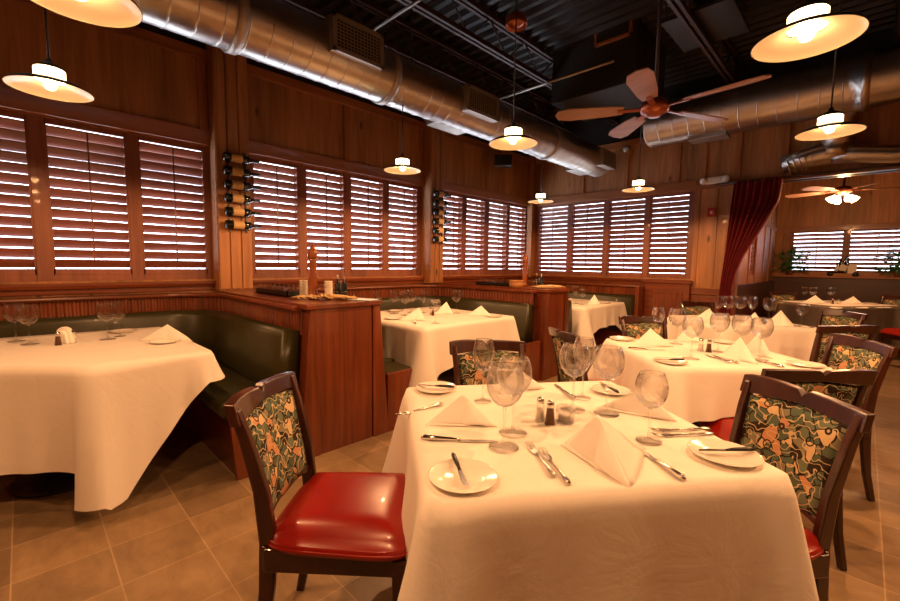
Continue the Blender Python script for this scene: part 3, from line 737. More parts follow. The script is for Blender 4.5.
chair(-.275, 2.45, -.63, .78, 'dark wood chair seen from behind at the middle table, its red seat showing')
chair(-.19, 3.19, -.76, -.65, 'dark wood chair with rust-toned patterned back at the right side of the middle table')
chair(-1.02, 3.33, .80, -.58, 'patterned-back chair at the far left side of the middle table')
chair(-1.14, 2.56, .6, .8, 'dark chair turned away with its curled rail end showing, left of the middle table')
chair(-.24, 4.35, -.68, .73, 'dark wood chair seen from behind, drawn up to the table behind the middle one')
chair(-.28, 5.27, -.60, -.80, 'patterned-back chair at the right side of the table behind the middle one')
chair(-1.15, 5.30, .75, -.66, 'patterned-back chair on the far side of the table behind the middle one, below the curtain')
chair(-.82, 8.85, .45, -.80, 'pale patterned chair at the far left side of the far room table')
chair(.24, 9.08, -.57, -.82, 'brown-topped chair at the far right side of the far room table')
chair(.50, 7.95, -.75, -.62, 'red-seated chair at the right edge of view beside the far room table')
# ================================================================== TABLEWARE
ZT = .758
def make_glass(h=.235, R=.048, bowl=.50, name='wine_glass'):
    r = thing(name, '', 'wine glass')
    b_ = B(); zb = h * (1 - bowl)
    foot = R * .80
    b_.lathe([(0, 0), (foot, 0), (foot, .002), (foot * .5, .0045), (.006, .012), (.0038, .03), (.0038, zb - .012), (.006, zb - .001), (0, zb - .001)], 24)
    b_.build('stem', 'clear_glass', r)
    H = h * bowl; pr = []
    for k in range(15):
        t_ = k / 14; rr = R * (math.sin(PI * (.04 + .72 * t_ ** .82)) ** .75) if k else .006
        pr.append((rr, zb + H * t_))
    inner = [(max(.001, a - .0014), z + (.002 if i == 0 else 0)) for i, (a, z) in enumerate(pr)][::-1]
    pr = [(0, zb)] + pr; inner = inner + [(0, zb + .002)]
    b_ = B(); b_.lathe(pr + inner, 32); b_.build('bowl', 'clear_glass', r)
    return r
G = {'balloon': dict(h=.235, R=.053, bowl=.50), 'tall': dict(h=.235, R=.040, bowl=.52), 'goblet': dict(h=.205, R=.045, bowl=.52)}
def wg(kind, x, y, label, group=None, rz=0):
    return first_or_dup(STORE, kind, lambda: make_glass(**G[kind]), (x, y, ZT), rz, label, group)
for k, x, y, l in (
    ('tall', -.984, 1.187, 'slim wine glass in front of the patterned chair on the front table'),
    ('balloon', -.729, 1.025, 'wine glass on the front table overlapping the large balloon glass from behind'),
    ('balloon', -.687, .924, 'largest balloon wine glass, nearest the camera on the front table'),
    ('balloon', -.706, 1.352, 'round wine glass right of the salt and pepper shakers on the front table'),
    ('tall', -.745, 1.50, 'upright wine glass at the back of the front table before the middle table cloth'),
    ('balloon', -.604, 1.40, 'wide wine glass over the far bread plate of the front table'),
    ('goblet', -.416, 1.267, 'wine glass standing before the right-hand napkin on the front table')): wg(k, x, y, l)
for k, x, y, l in (
    ('tall', -.985, 3.052, 'leftmost wine glass on the middle table'), ('balloon', -.858, 3.028, 'second wine glass from the left on the middle table'),
    ('balloon', -.655, 2.60, 'wine glass nearest the camera on the middle table, left of its shakers'), ('balloon', -.600, 2.95, 'wine glass just behind the shakers on the middle table'),
    ('balloon', -.481, 2.92, 'wide wine glass above the near napkin of the middle table'), ('balloon', -.381, 2.87, 'rightmost wine glass on the middle table')): wg(k, x, y, l)
for k, x, y, l in (
    ('tall', -.98, 4.72, 'wine glass below the curtain end on the table behind the middle one'), ('balloon', -.91, 4.78, 'second glass in the row on the table behind the middle one'),
    ('balloon', -.82, 4.82, 'third glass in the row on the table behind the middle one'), ('tall', -.74, 4.92, 'fourth glass in the row on the table behind the middle one'),
    ('balloon', -.60, 4.85, 'widest glass in the row on the table behind the middle one'), ('goblet', -.363, 4.80, 'lone small glass near the right corner of the table behind the middle one')): wg(k, x, y, l)
for k, x, y, l in (
    ('tall', -.621, 8.35, 'leftmost dark wine glass on the far room table'), ('balloon', -.52, 8.30, 'wine glass behind the napkin on the far room table'), ('balloon', -.328, 8.489, 'rightmost wine glass on the far room table')): wg(k, x, y, l)
for k, x, y, l in (
    ('tall', -3.40, 2.45, 'leftmost wine glass on the table between the dividers, half behind the divider cap'), ('balloon', -3.36, 2.62, 'second wine glass from the left on the table between the dividers'),
    ('balloon', -3.187, 2.62, 'third wine glass on the table between the dividers, behind the front napkin'), ('balloon', -3.307, 2.80, 'fourth wine glass on the table between the dividers'),
    ('tall', -3.229, 2.90, 'fifth wine glass on the table between the dividers, above the shaker'), ('goblet', -2.60, 2.475, 'near wine glass by the front corner of the table between the dividers'),
    ('balloon', -2.99, 3.148, 'wine glass standing apart at the right of the table between the dividers')): wg(k, x, y, l)
for k, x, y, l in (
    ('balloon', -3.70, -.045, 'leftmost wine glass on the large left booth table'), ('balloon', -3.52, .012, 'second wine glass from the left on the large left booth table'),
    ('balloon', -3.43, .365, 'wine glass right of the folded napkin stand on the left booth table'), ('tall', -3.52, .44, 'tall wine glass farthest right on the left booth table')): wg(k, x, y, l)
wg('balloon', -2.72, 5.18, 'left of the two wine glasses on the corner booth table'); wg('goblet', -2.60, 5.12, 'right of the two wine glasses on the corner booth table')
# plates
def make_plate():
    r = thing('bread_plate', '', 'plate')
    B().lathe([(0, .003), (.045, .003), (.052, .006), (.08, .013), (.083, .014), (.08, .011), (.052, .002), (.048, 0), (0, 0)], 40).build('plate', 'ceramic', r)
    return r
def plate(x, y, l, sc=1.0):
    o = first_or_dup(STORE, 'plate', make_plate, (x, y, ZT), 0, l); o.scale = (sc, sc, sc); return o
for x, y, l, sc in ((-.645, .71, 'bread plate at the near left corner of the front table', 1), (-1.206, 1.155, 'bread plate at the far left corner of the front table', 1),
    (-.235, 1.308, 'bread plate at the near right corner of the front table', 1.05), (-.70, 1.655, 'bread plate at the far right corner of the front table seen through glass', .9),
    (-1.165, 2.90, 'bread plate at the left corner of the middle table', 1), (-.702, 2.40, 'bread plate at the near corner of the middle table', 1),
    (-.644, 3.32, 'bread plate at the far side of the middle table', .9), (-.182, 2.86, 'bread plate at the right corner of the middle table beside the chair rail', 1),
    (-3.066, .60, 'bread plate beside the napkin on the left booth table', 1), (-3.70, .48, 'bread plate behind the tall glass on the left booth table', 1),
    (-2.55, 3.218, 'bread plate at the right corner of the table between the dividers', 1), (-3.04, 2.36, 'bread plate at the left of the table between the dividers', 1),
    (-3.50, 2.75, 'bread plate at the back of the table between the dividers', 1), (-2.50, 5.55, 'bread plate at the right of the corner booth table', 1), (.10, 8.75, 'bread plate at the right end of the far room table', 1)): plate(x, y, l, sc)
# cutlery
def make_butter_knife():
    r = thing('butter_knife', '', 'knife')
    b_ = B(); b_.mesh([(-.005, 0, 0), (.005, 0, 0), (.009, .05, 0), (.006, .075, 0), (-.004, .08, 0), (-.005, .0, .0015), (.005, 0, .0015), (.009, .05, .0015), (.006, .075, .0015), (-.004, .08, .0015)],
        [(0, 1, 2, 3, 4), (9, 8, 7, 6, 5), (0, 5, 6, 1), (1, 6, 7, 2), (2, 7, 8, 3), (3, 8, 9, 4), (4, 9, 5, 0)]); b_.build('blade', 'steel', r)
    B().tube([(0, -.075, .004), (0, -.06, .005), (0, -.02, .004), (0, .004, .002)], [.004, .0065, .0055, .003], 8).build('handle', 'black_plastic', r)
    return r
def make_knife():
    r = thing('steak_knife', '', 'knife')
    b_ = B(); b_.mesh([(-.007, 0, 0), (.007, 0, 0), (.009, .07, 0), (.002, .115, 0), (-.007, .10, 0), (-.007, 0, .0018), (.007, 0, .0018), (.009, .07, .0018), (.002, .115, .0018), (-.007, .10, .0018)],
        [(0, 1, 2, 3, 4), (9, 8, 7, 6, 5), (0, 5, 6, 1), (1, 6, 7, 2), (2, 7, 8, 3), (3, 8, 9, 4), (4, 9, 5, 0)]); b_.build('blade', 'steel', r)
    B().tube([(0, -.11, .005), (0, -.10, .0075), (0, -.06, .006), (0, -.015, .0045), (0, .004, .003)], [.004, .0085, .0065, .005, .004], 10).build('handle', 'chrome', r)
    return r
def make_fork():
    r = thing('fork', '', 'fork')
    b_ = B(); b_.tube([(0, -.095, .004), (0, -.085, .004), (0, -.05, .006), (0, .0, .003), (0, .03, .0025)], [.004, .008, .0045, .003, .0035], 8); b_.build('handle', 'steel', r)
    b_ = B(); b_.mesh([(-.004, .028, 0), (.004, .028, 0), (.0105, .042, 0), (.011, .058, 0), (-.011, .058, 0), (-.0105, .042, 0), (-.004, .028, .0025), (.004, .028, .0025), (.0105, .042, .0025), (.011, .058, .0025), (-.011, .058, .0025), (-.0105, .042, .0025)],
        [(5, 4, 3, 2, 1, 0), (6, 7, 8, 9, 10, 11)] + [(i, (i + 1) % 6, 6 + (i + 1) % 6, 6 + i) for i in range(6)])
    for k in range(4): x = -.0092 + k * .00613; b_.tube([(x, .056, .001), (x, .08, .003), (x, .098, .007)], [.0016, .0015, .0008], 6)
    b_.build('tines', 'steel', r)
    return r
def cut(kind, x0, y0, x1, y1, l, z=ZT + .001, group=None):    # from handle end to tip
    mk = {'butter': make_butter_knife, 'knife': make_knife, 'fork': make_fork}[kind]
    rz = math.atan2(y1 - y0, x1 - x0) - PI / 2
    off = {'butter': 0, 'knife': 0, 'fork': 0}[kind]
    return first_or_dup(STORE, kind, mk, ((x0 + x1) / 2, (y0 + y1) / 2, z), rz, l, group)
cut('butter', -.735, .765, -.60, .675, 'black-handled butter knife on the near left bread plate of the front table', ZT + .015)
cut('butter', -.175, 1.372, -.285, 1.26, 'butter knife on the near right bread plate of the front table', ZT + .016)
cut('butter', -1.13, 1.20, -1.28, 1.11, 'butter knife on the far left bread plate of the front table', ZT + .015)
cut('butter', -.66, 1.62, -.76, 1.70, 'butter knife on the far right bread plate of the front table', ZT + .014)
cut('knife', -.884, .788, -.722, .937, 'silver steak knife lying left of the forks on the front table')
cut('knife', -.271, 1.082, -.442, 1.208, 'silver steak knife lying right of the near napkin on the front table')
cut('knife', -.771, 1.467, -.90, 1.57, 'dark knife at the far edge of the front table behind the shakers')
cut('fork', -.484, .863, -.661, 1.0, 'left fork of the pair in the middle of the front table')
cut('fork', -.443, .859, -.612, .992, 'right fork of the pair in the middle of the front table')
cut('fork', -.345, 1.45, -.402, 1.391, 'fork by the right edge of the front table, nearer the far corner')
cut('fork', -.325, 1.415, -.385, 1.352, 'fork by the right edge of the front table, nearer the bread plate')
cut('fork', -1.065, .99, -1.075, .915, 'fork by the left edge of the front table beside the far napkin')
cut('fork', -.477, 2.634, -.611, 2.746, 'left fork of the pair at the near edge of the middle table')
cut('fork', -.447, 2.655, -.581, 2.767, 'right fork of the pair at the near edge of the middle table')
cut('knife', -.277, 2.73, -.403, 2.84, 'steak knife right of the near napkin on the middle table')
cut('butter', -.66, 2.44, -.75, 2.36, 'butter knife on the near bread plate of the middle table', ZT + .015)
cut('knife', -.98, 2.62, -.86, 2.72, 'steak knife near the left edge of the middle table')
cut('fork', -.28, 4.72, -.42, 4.80, 'fork at the right edge of the table behind the middle one')
cut('knife', -2.66, 2.30, -2.82, 2.40, 'knife near the front corner of the table between the dividers')
# napkins: folded cone / pyramid
def napkin(bl, br, apex_xy, h, label, back=None):
    bl, br, ap = Vector((*bl, 0)), Vector((*br, 0)), Vector((*apex_xy, 0)); mid = (bl + br) / 2
    dirb = Vector((-(br - bl).y, (br - bl).x, 0)).normalized()
    if dirb.dot(ap - mid) < 0: dirb = -dirb
    bk = Vector((*back, 0)) if back else mid + dirb * (br - bl).length * .62
    A = Vector((ap.x, ap.y, h)); org = mid.copy()
    b_ = B()
    def sheet(p0, p1, q, n=9, bulge=.010, lift=0):
        vs = []; fs = []
        nr = (p1 - p0).cross(q - p0).normalized()
        for j in range(n + 1):
            for i in range(n + 1):
                u = i / n; v = j / n; base_ = p0.lerp(p1, u); p = base_.lerp(q, v)
                p = p + nr * bulge * math.sin(PI * u) * (1 - v) * (.4 + .6 * math.sin(PI * min(1, v + .2)))
                vs.append(p - org + Vector((0, 0, lift)))
        for j in range(n):
            for i in range(n): a = j * (n + 1) + i; fs.append((a, a + 1, a + n + 2, a + n + 1))
        b_.mesh(vs, fs, True)
    sheet(bl, br, A); sheet(br, bk, A, bulge=.006); sheet(bk, bl, A, bulge=.006)
    # overlapping front flap and turned hem
    sheet(bl.lerp(br, .45), br + (br - bl) * .03 - dirb * .008, A + Vector((0, 0, -.004)), bulge=.018)
    sheet(bl - dirb * .006, bl.lerp(br, .98) - dirb * .012, bl.lerp(A, .12), bulge=.004)
    o = b_.build('folded_napkin', 'napkin', None, solid=.0022); o.location = (org.x, org.y, ZT)
    return tag(o, label, 'napkin')
napkin((-.962, .875), (-.80, 1.03), (-.915, 1.00), .085, 'folded white napkin left of the wine glasses on the front table')
napkin((-.583, 1.061), (-.344, .961), (-.50, 1.10), .10, 'largest folded white napkin, in front of the knife on the front table', back=(-.40, 1.20))
napkin((-.655, 1.43), (-.409, 1.50), (-.52, 1.50), .09, 'folded white napkin at the right edge of the front table behind the near glass')
napkin((-1.00, 1.30), (-.92, 1.50), (-1.0, 1.42), .09, 'folded white napkin at the far edge of the front table seen through the glasses')
napkin((-1.02, 2.70), (-.84, 2.90), (-.96, 2.84), 0.112, 'folded white napkin at the left of the middle table')
napkin((-.565, 2.80), (-.367, 2.72), (-.47, 2.83), 0.119, 'folded white napkin at the near edge of the middle table')
napkin((-.50, 3.02), (-.33, 2.95), (-.42, 3.08), 0.125, 'folded white napkin behind the near one on the middle table')
napkin((-.90, 3.12), (-.76, 3.22), (-.83, 3.22), 0.112, 'folded white napkin at the far side of the middle table')
napkin((-.74, 4.38), (-.56, 4.42), (-.65, 4.46), 0.125, 'folded white napkin at the near edge of the table behind the middle one')
napkin((-.60, 4.62), (-.40, 4.72), (-.50, 4.72), 0.138, 'tall folded napkin near the right corner of the table behind the middle one')
napkin((-1.16, 4.62), (-.98, 4.70), (-1.05, 4.70), 0.112, 'folded white napkin at the left of the table behind the middle one')
napkin((-.62, 8.02), (-.36, 8.16), (-.48, 8.16), .12, 'left folded napkin on the far room table')
napkin((-.22, 8.48), (.02, 8.60), (-.08, 8.62), .11, 'right folded napkin on the far room table')
napkin((-2.95, 2.36), (-2.75, 2.50), (-2.86, 2.52), .11, 'folded white napkin at the front of the table between the dividers')
napkin((-3.10, 2.92), (-2.95, 3.06), (-3.05, 3.06), .12, 'folded white napkin in the middle of the table between the dividers')
napkin((-2.80, 3.10), (-2.60, 3.24), (-2.70, 3.20), .10, 'folded white napkin at the right of the table between the dividers')
napkin((-2.56, 5.18), (-2.44, 5.32), (-2.52, 5.30), .13, 'folded white napkin on the corner booth table')
napkin((-3.26, .50), (-3.04, .74), (-3.17, .64), .10, 'folded white napkin at the right end of the left booth table')
# shakers
def make_shaker(fill):
    r = thing(fill + '_shaker', '', 'shaker')
    B().lathe([(.017, 0), (.018, .004), (.014, .03), (.012, .058), (.0115, .062)], 16, capb=True).build('body', 'clear_glass', r)
    B().lathe([(.0155, .002), (.0125, .03), (.0105, .052 if fill == 'pepper' else .045)], 16, capb=True, capt=True).build(fill + '_fill', fill, r)
    B().lathe([(.0125, .060), (.013, .064), (.0125, .072), (.008, .079), (0, .081)], 16).build('cap', 'chrome', r)
    return r
def shaker(fill, x, y, l): return first_or_dup(STORE, fill, lambda: make_shaker(fill), (x, y, ZT), 0, l)
shaker('salt', -.727, 1.173, 'salt shaker with chrome cap on the front table'); shaker('pepper', -.686, 1.166, 'brown pepper shaker with chrome cap on the front table')
shaker('salt', -.676, 2.88, 'salt shaker on the middle table'); shaker('pepper', -.633, 2.88, 'pepper shaker on the middle table')
shaker('salt', -3.05, 2.84, 'salt shaker on the table between the dividers'); shaker('pepper', -3.00, 2.82, 'pepper shaker on the table between the dividers')
shaker('salt', -.23, 8.30, 'salt shaker on the far room table'); shaker('pepper', -.29, 8.26, 'pepper shaker on the far room table')
shaker('salt', -3.42, .20, 'salt shaker in front of the napkin stand on the left booth table'); shaker('pepper', -3.38, .13, 'pepper shaker beside the napkin stand on the left booth table')
b_ = B(); b_.lathe([(.0, .003), (.026, .003), (.028, .05), (.030, .052), (.030, .0), (0, 0)], 20)
o = b_.build('candle_holder', 'clear_glass'); o.location = (-.665, 1.225, ZT); tag(o, 'clear glass candle holder just right of the pepper shaker on the front table', 'candle holder')
o = B().lathe([(0, .0), (.022, .0), (.022, .018), (0, .020)], 16).build('tea_light', 'salt'); o.location = (-.665, 1.225, ZT + .004); tag(o, 'small white tea light inside the glass holder on the front table', 'candle')
r = thing('napkin_stand', 'arched folded napkin stand on the left booth table', 'napkin', (-3.44, .165, ZT))
b_ = B(); pts = [(-.055, 0)] + [(.045 * math.cos(a) * 1.0, .05 + .05 * math.sin(a)) for a in [PI - PI * k / 10 for k in range(11)]] + [(.055, 0)]
b_.prism(pts, .035, Matrix.Rotation(.8, 4, 'Z')); b_.build('fold', 'napkin', r, bevel=.008)
b_ = B(); b_.prism([(x * .7, z * .8) for x, z in pts], .07, Matrix.Rotation(.8, 4, 'Z')); b_.build('inner_fold', 'napkin', r, bevel=.006)
for i, (x, y, l) in enumerate(((-.71, 4.60, 'leftmost dark sauce jar on the table behind the middle one'), (-.66, 4.66, 'second dark sauce jar on the table behind the middle one'), (-.61, 4.70, 'third dark sauce jar on the table behind the middle one'), (-.56, 4.78, 'rightmost dark sauce jar on the table behind the middle one'))):
    o = B().lathe([(0, 0), (.02, 0), (.024, .02), (.022, .045), (.012, .055), (.012, .062), (0, .062)], 14).build('sauce_jar', 'amber_sauce'); o.location = (x, y, ZT); tag(o, l, 'jar', 'dark sauce jars')
# ================================================================== SIDEBOARD ITEMS ON DIVIDERS
CZ = 1.003
def tumbler_mesh(): return B().lathe([(.022, 0), (.026, .045), (.028, .062), (.030, .074), (.0285, .074), (.0265, .060), (.0245, .045), (.0205, .004), (0, .004), (0, 0), (.022, 0)], 16)
def tray(x0, y0, x1, y1, label, w=.14, n=6, glabel=''):
    L = math.dist((x0, y0), (x1, y1)); a = math.atan2(y1 - y0, x1 - x0)
    r = thing('glass_rack', label, 'rack', ((x0 + x1) / 2, (y0 + y1) / 2, CZ), a)
    b_ = B(); b_.box(-L / 2, L / 2, -w / 2, w / 2, 0, .008)
    for (a0, a1, b0, b1) in ((-L / 2, L / 2, -w / 2, -w / 2 + .008), (-L / 2, L / 2, w / 2 - .008, w / 2), (-L / 2, -L / 2 + .008, -w / 2, w / 2), (L / 2 - .008, L / 2, -w / 2, w / 2)): b_.box(a0, a1, b0, b1, 0, .042)
    b_.build('tray', 'black_plastic', r)
    names = ['leftmost', 'second', 'third', 'fourth', 'fifth', 'sixth', 'seventh', 'rightmost']
    for i in range(n):
        for j, rw in enumerate(('front', 'rear')):
            lx = -L / 2 + .04 + (L - .08) * i / (n - 1); ly = -w / 4 - .001 + j * (w / 2 + .002)
            px = (x0 + x1) / 2 + lx * math.cos(a) - ly * math.sin(a); py = (y0 + y1) / 2 + lx * math.sin(a) + ly * math.cos(a)
            key = 'tumbler'
            if key not in STORE: STORE[key] = tumbler_mesh().build('tumbler', 'clear_glass'); o = STORE[key]
            else: o = STORE[key].copy(); col.objects.link(o)
            o.location = (px, py, CZ + .010); tag(o, names[i] if i < n - 1 else 'rightmost', 'glass', glabel)
            o['label'] = ('%s tumbler of the %s row in the %s' % (names[i] if i < n - 1 else 'rightmost', rw, glabel.replace('tumblers in the ', '')))
tray(-3.70, 1.47, -3.10, 1.47, 'black tray of tumblers on the near divider below the shutters', n=7, glabel='tumblers in the near black tray')
tray(-3.60, 4.22, -3.05, 4.22, 'black tray of tumblers on the farther divider', n=6, glabel='tumblers in the far black tray')
def stack(x, y, n, pre):
    for i in range(n):
        if 'cup' not in STORE: STORE['cup'] = B().lathe([(0, .002), (.022, .002), (.031, .015), (.033, .017), (.030, .013), (.023, 0), (0, 0)], 24).build('sauce_dish', 'ceramic'); o = STORE['cup']
        else: o = STORE['cup'].copy(); col.objects.link(o)
        o.location = (x, y, CZ + i * .0125)
        nmz = ['bottom', 'second lowest', 'third lowest', 'fourth lowest', 'fifth lowest', 'sixth lowest', 'seventh lowest', 'eighth lowest', 'ninth lowest', 'top']
        tag(o, '%s white dish in the stack %s' % (nmz[i] if i < n - 1 else 'top', pre), 'dish', 'white dishes stacked ' + pre)
stack(-2.995, 1.48, 10, 'left of the near pepper mill'); stack(-2.77, 1.56, 10, 'right of the near pepper mill')
def mill(x, y, label, h=.30, z=CZ):
    def mk():
        r = thing('pepper_mill', '', 'pepper mill')
        B().lathe([(0, 0), (.030, 0), (.032, .01), (.030, .03), (.025, .045), (.028, .06), (.027, .10), (.022, .16), (.023, .20), (.028, .212), (0, .212)], 24).build('body', 'cherry', r)
        B().lathe([(0, .213), (.026, .213), (.030, .225), (.031, .245), (.026, .262), (.016, .272), (.012, .28), (0, .28)], 24).build('head', 'cherry', r)
        B().sphere((0, 0, .288), .009).build('knob', 'cherry', r)
        return r
    o = first_or_dup(STORE, 'mill', mk, (x, y, z), 0, label); o.scale = (1.15, 1.15, 1.36); return o
mill(-2.885, 1.50, 'tall red-brown wooden pepper mill on the near divider'); mill(-2.89, 4.22, 'wooden pepper mill on the farther divider', z=CZ)
def cruet_set(x, y, rz, label, z=CZ):
    r = thing('cruet_stand', label, 'cruet stand', (x, y, z), rz)
    b_ = B(); b_.box(-.055, .055, -.032, .032, 0, .006)
    for zz in (.045,):
        for sx in (-.028, .028): b_.tube([(sx + .026 * math.cos(a), .026 * math.sin(a), zz) for a in [2 * PI * k / 14 for k in range(15)]], .002, 5)
    b_.tube([(0, 0, 0), (0, 0, .17)], .003, 6); b_.build('frame', 'steel', r)
    return r
def cruet(x, y, fill, label, z=CZ + .007):
    r = thing('oil_bottle', label, 'bottle', (x, y, z))
    B().lathe([(0, 0), (.021, 0), (.022, .006), (.022, .085), (.014, .105), (.008, .115), (.008, .13)], 16).build('bottle', 'bottle_glass' if fill == 'amber_sauce' else fill, r)
    B().tube([(0, 0, .128), (0, 0, .15), (.004, 0, .17)], [.007, .004, .0025], 8).build('pourer', 'chrome', r)
rz = .5; cx0, cy0 = -2.80, 1.68
cruet_set(cx0, cy0, rz, 'small wire stand holding two oil bottles on the near divider')
cruet(cx0 - .028 * math.cos(rz), cy0 - .028 * math.sin(rz), 'amber_sauce', 'left dark oil bottle in the stand on the near divider')
cruet(cx0 + .028 * math.cos(rz), cy0 + .028 * math.sin(rz), 'amber_sauce', 'right dark oil bottle in the stand on the near divider')
cruet_set(-2.70, 4.24, .3, 'small wire stand holding two bottles on the farther divider')
cruet(-2.727, 4.232, 'amber_sauce', 'left dark bottle in the stand on the farther divider'); cruet(-2.673, 4.248, 'amber_sauce', 'right dark bottle in the stand on the farther divider')
r = thing('round_box', 'round pale wooden box at the middle of the farther divider', 'box', (-2.93, 4.11, CZ))
B().lathe([(0, 0), (.085, 0), (.085, .062), (0, .062)], 32).build('body', 'wicker', r); B().lathe([(0, .063), (.088, .063), (.088, .082), (0, .084)], 32).build('lid', 'wicker', r)
def heap(x0, y0, x1, y1, n, label, seed):
    b_ = B(); rnd = random.Random(seed)
    for i in range(n):
        t_ = rnd.random(); x = x0 + (x1 - x0) * t_; y = y0 + (y1 - y0) * t_ + rnd.uniform(-.04, .04); a = rnd.uniform(-.5, .9); L = rnd.uniform(.04, .07)
        z = CZ + .008 + rnd.random() * .022 * (1 - abs(2 * t_ - 1) * .5)
        b_.tube([(x - L * math.cos(a), y - L * math.sin(a), z), (x, y, z + .006), (x + L * math.cos(a), y + L * math.sin(a), z)], [.004, .0075, .004], 7)
    o = b_.build('bread_sticks', 'bottle_label'); return tag(o, label, 'breadsticks', kind='stuff')
def flat_tray(x, y, rz, sx, sy, label):
    r = thing('serving_tray', label, 'tray', (x, y, CZ), rz)
    b_ = B(); b_.box(-sx, sx, -sy, sy, 0, .005); b_.build('base', 'black_plastic', r, bevel=.002)
heap(-2.86, 1.40, -2.60, 1.64, 60, 'loose heap of pale tangled breadsticks on the near divider', 1)
heap(-2.66, 4.12, -2.50, 4.36, 40, 'loose heap of pale tangled breadsticks on the farther divider', 2)
o = B().box(-.09, .09, -.06, .06, 0, .006).build('menu_card', 'paper', bevel=.001); o.location = (-2.54, 1.70, CZ + .001); o.rotation_euler = (0, 0, .4); tag(o, 'pale blue-white card lying at the corner of the near divider', 'card')
# ================================================================== WALL ITEMS
def wine_rack(y0, label, blabel, z0=1.55, n=6, pitch=.118, x=XL + PJ + .014):
    r = thing('wine_rack', label, 'wine rack', (x, y0, z0))
    b_ = B()
    for yy in (.05, .20): b_.box(0, .012, yy - .006, yy + .006, -.02, n * pitch)
    for i in range(n):
        for yy in (.05, .20):
            zc = i * pitch + .045
            b_.tube([(.012, yy, zc + .005)] + [(.062 + .046 * math.cos(a), yy, zc + .046 * math.sin(a)) for a in [PI * .95 + (1.6 * PI) * k / 10 for k in range(10)]], .0035, 6)
    b_.build('frame', 'black_plastic', r)
    for i in range(n):
        nmz = ['lowest', 'second lowest', 'third lowest', 'third highest', 'second highest', 'topmost'][i]
        def mk():
            q = thing('wine_bottle', '', 'bottle')
            mt = Matrix.Rotation(-PI / 2, 4, 'X')
            B().lathe([(0, 0), (.034, 0), (.0365, .006), (.0365, .185), (.030, .21), (.015, .235), (.0135, .25)], 20, mt).build('bottle', 'bottle_glass', q)
            B().lathe([(.0372, .06), (.0375, .062), (.0375, .15), (.0372, .152)], 20, mt).build('label', 'bottle_label', q)
            B().lathe([(.0142, .245), (.0145, .25), (.0145, .305), (0, .306)], 16, mt).build('foil', 'black_plastic', q)
            return q
        q = first_or_dup(STORE, 'bottle', mk, (x + .062, y0 - .0, z0 + i * pitch + .045), 0, nmz + ' ' + blabel, 'wine bottles in wall racks')
wine_rack(1.295, 'black metal wall rack of wine bottles between the first two shutter banks', 'wine bottle in the near wall rack')
wine_rack(3.84, 'black metal wall rack of wine bottles farther along by the third shutter bank', 'wine bottle in the farther wall rack')
# emergency light, strobe, speaker, detector
r = thing('emergency_light', 'cream emergency light with two lamp heads above the fire strobe', 'emergency light', (-1.46, YB - .001, 2.39))
b_ = B(); b_.box(-.10, .10, -.06, 0, -.045, .045); b_.build('housing', 'white_plastic', r, bevel=.012)
for sx in (-.12, .12): B().lathe([(0, 0), (.035, .0), (.045, .02), (.046, .035), (0, .038)], 20, Matrix.Translation((sx, -.03, 0)) @ Matrix.Rotation(PI / 2, 4, 'X')).build('lamp_head', 'white_plastic', r)
r = thing('fire_strobe', 'red fire alarm strobe on the plank wall left of the curtain', 'fire alarm', (-1.475, YB - .001, 1.985))
B().box(-.05, .05, -.03, 0, -.055, .055).build('housing', 'red_plastic', r, bevel=.006); B().sphere((0, -.032, 0), .02, sc=(1, .6, 1)).build('lens', 'white_plastic', r)
r = thing('wall_speaker', 'dark box speaker on a bracket under the long duct', 'speaker', (-4.05, 5.25, 2.84), .7)
B().box(-.13, .13, -.08, .08, -.08, .08).build('cabinet', 'deck', r, bevel=.008); B().box(-.12, .12, -.085, -.08, -.07, .07).build('grille', 'black_plastic', r)
B().tube([(-.14, .1, 0), (0, 0, 0)], .012, 8).build('bracket', 'deck', r)
r = thing('motion_detector', 'small round grey detector high on the back wall', 'detector', (-2.63, YB - .001, 3.0))
B().lathe([(0, .06), (.035, .055), (.05, .03), (.055, 0)], 20, Matrix.Rotation(PI / 2, 4, 'X')).build('housing', 'vent_metal', r)
# ------------------------------------------------------------------ curtain
def curtain():
    r = thing('tied_curtain', 'dark red velvet curtain gathered to the left of the far room opening', 'curtain', (0, 0, 0))
    # left and right edges by height
    def edges(z):
        if z > 1.0:
            t_ = max(0, (2.32 - z) / 1.32)
            L = -1.225 - .08 * t_
            ks = [(2.4, -.745), (2.32, -.745), (2.06, -.765), (1.72, -.92), (1.40, -1.08), (1.2, -1.14), (.9, -1.18)]
            for (za, xa), (zb, xb) in zip(ks[:-1], ks[1:]):
                if za >= z >= zb: return L, xa + (xb - xa) * (za - z) / (za - zb)
        t_ = (1.0 - z); return -1.305 - .02 * t_, -1.165 + .01 * t_
    nz, nx = 40, 110; vs = []; fs = []
    for j in range(nz + 1):
        z = 2.33 - 2.31 * j / nz; L, Rg = edges(z); w = Rg - L
        for i in range(nx + 1):
            u = i / nx; amp = min(.035, w * .28)
            vs.append((L + w * u, YB - .13 + amp * math.sin(u * 8 * 2 * PI + 1.6 * math.sin(u * 7) + .5 * math.sin(z * 2)) + .012 * math.sin(u * 23 + z), z))
    for j in range(nz):
        for i in range(nx): a = j * (nx + 1) + i; fs.append((a, a + 1, a + nx + 2, a + nx + 1))
    B().mesh(vs, fs, True).build('drape', 'curtain_velvet', r, solid=.003)
    B().tube([(-1.42, YB - .13, 2.32), (1.8, YB - .13, 2.32)], .014, 10).build('rod', 'joist_steel', r)
    b_ = B(); b_.tube([(-1.38, YB - .13, 2.32), (-1.38, YB, 2.32)], .01, 8); b_.build('bracket', 'joist_steel', r)
curtain()
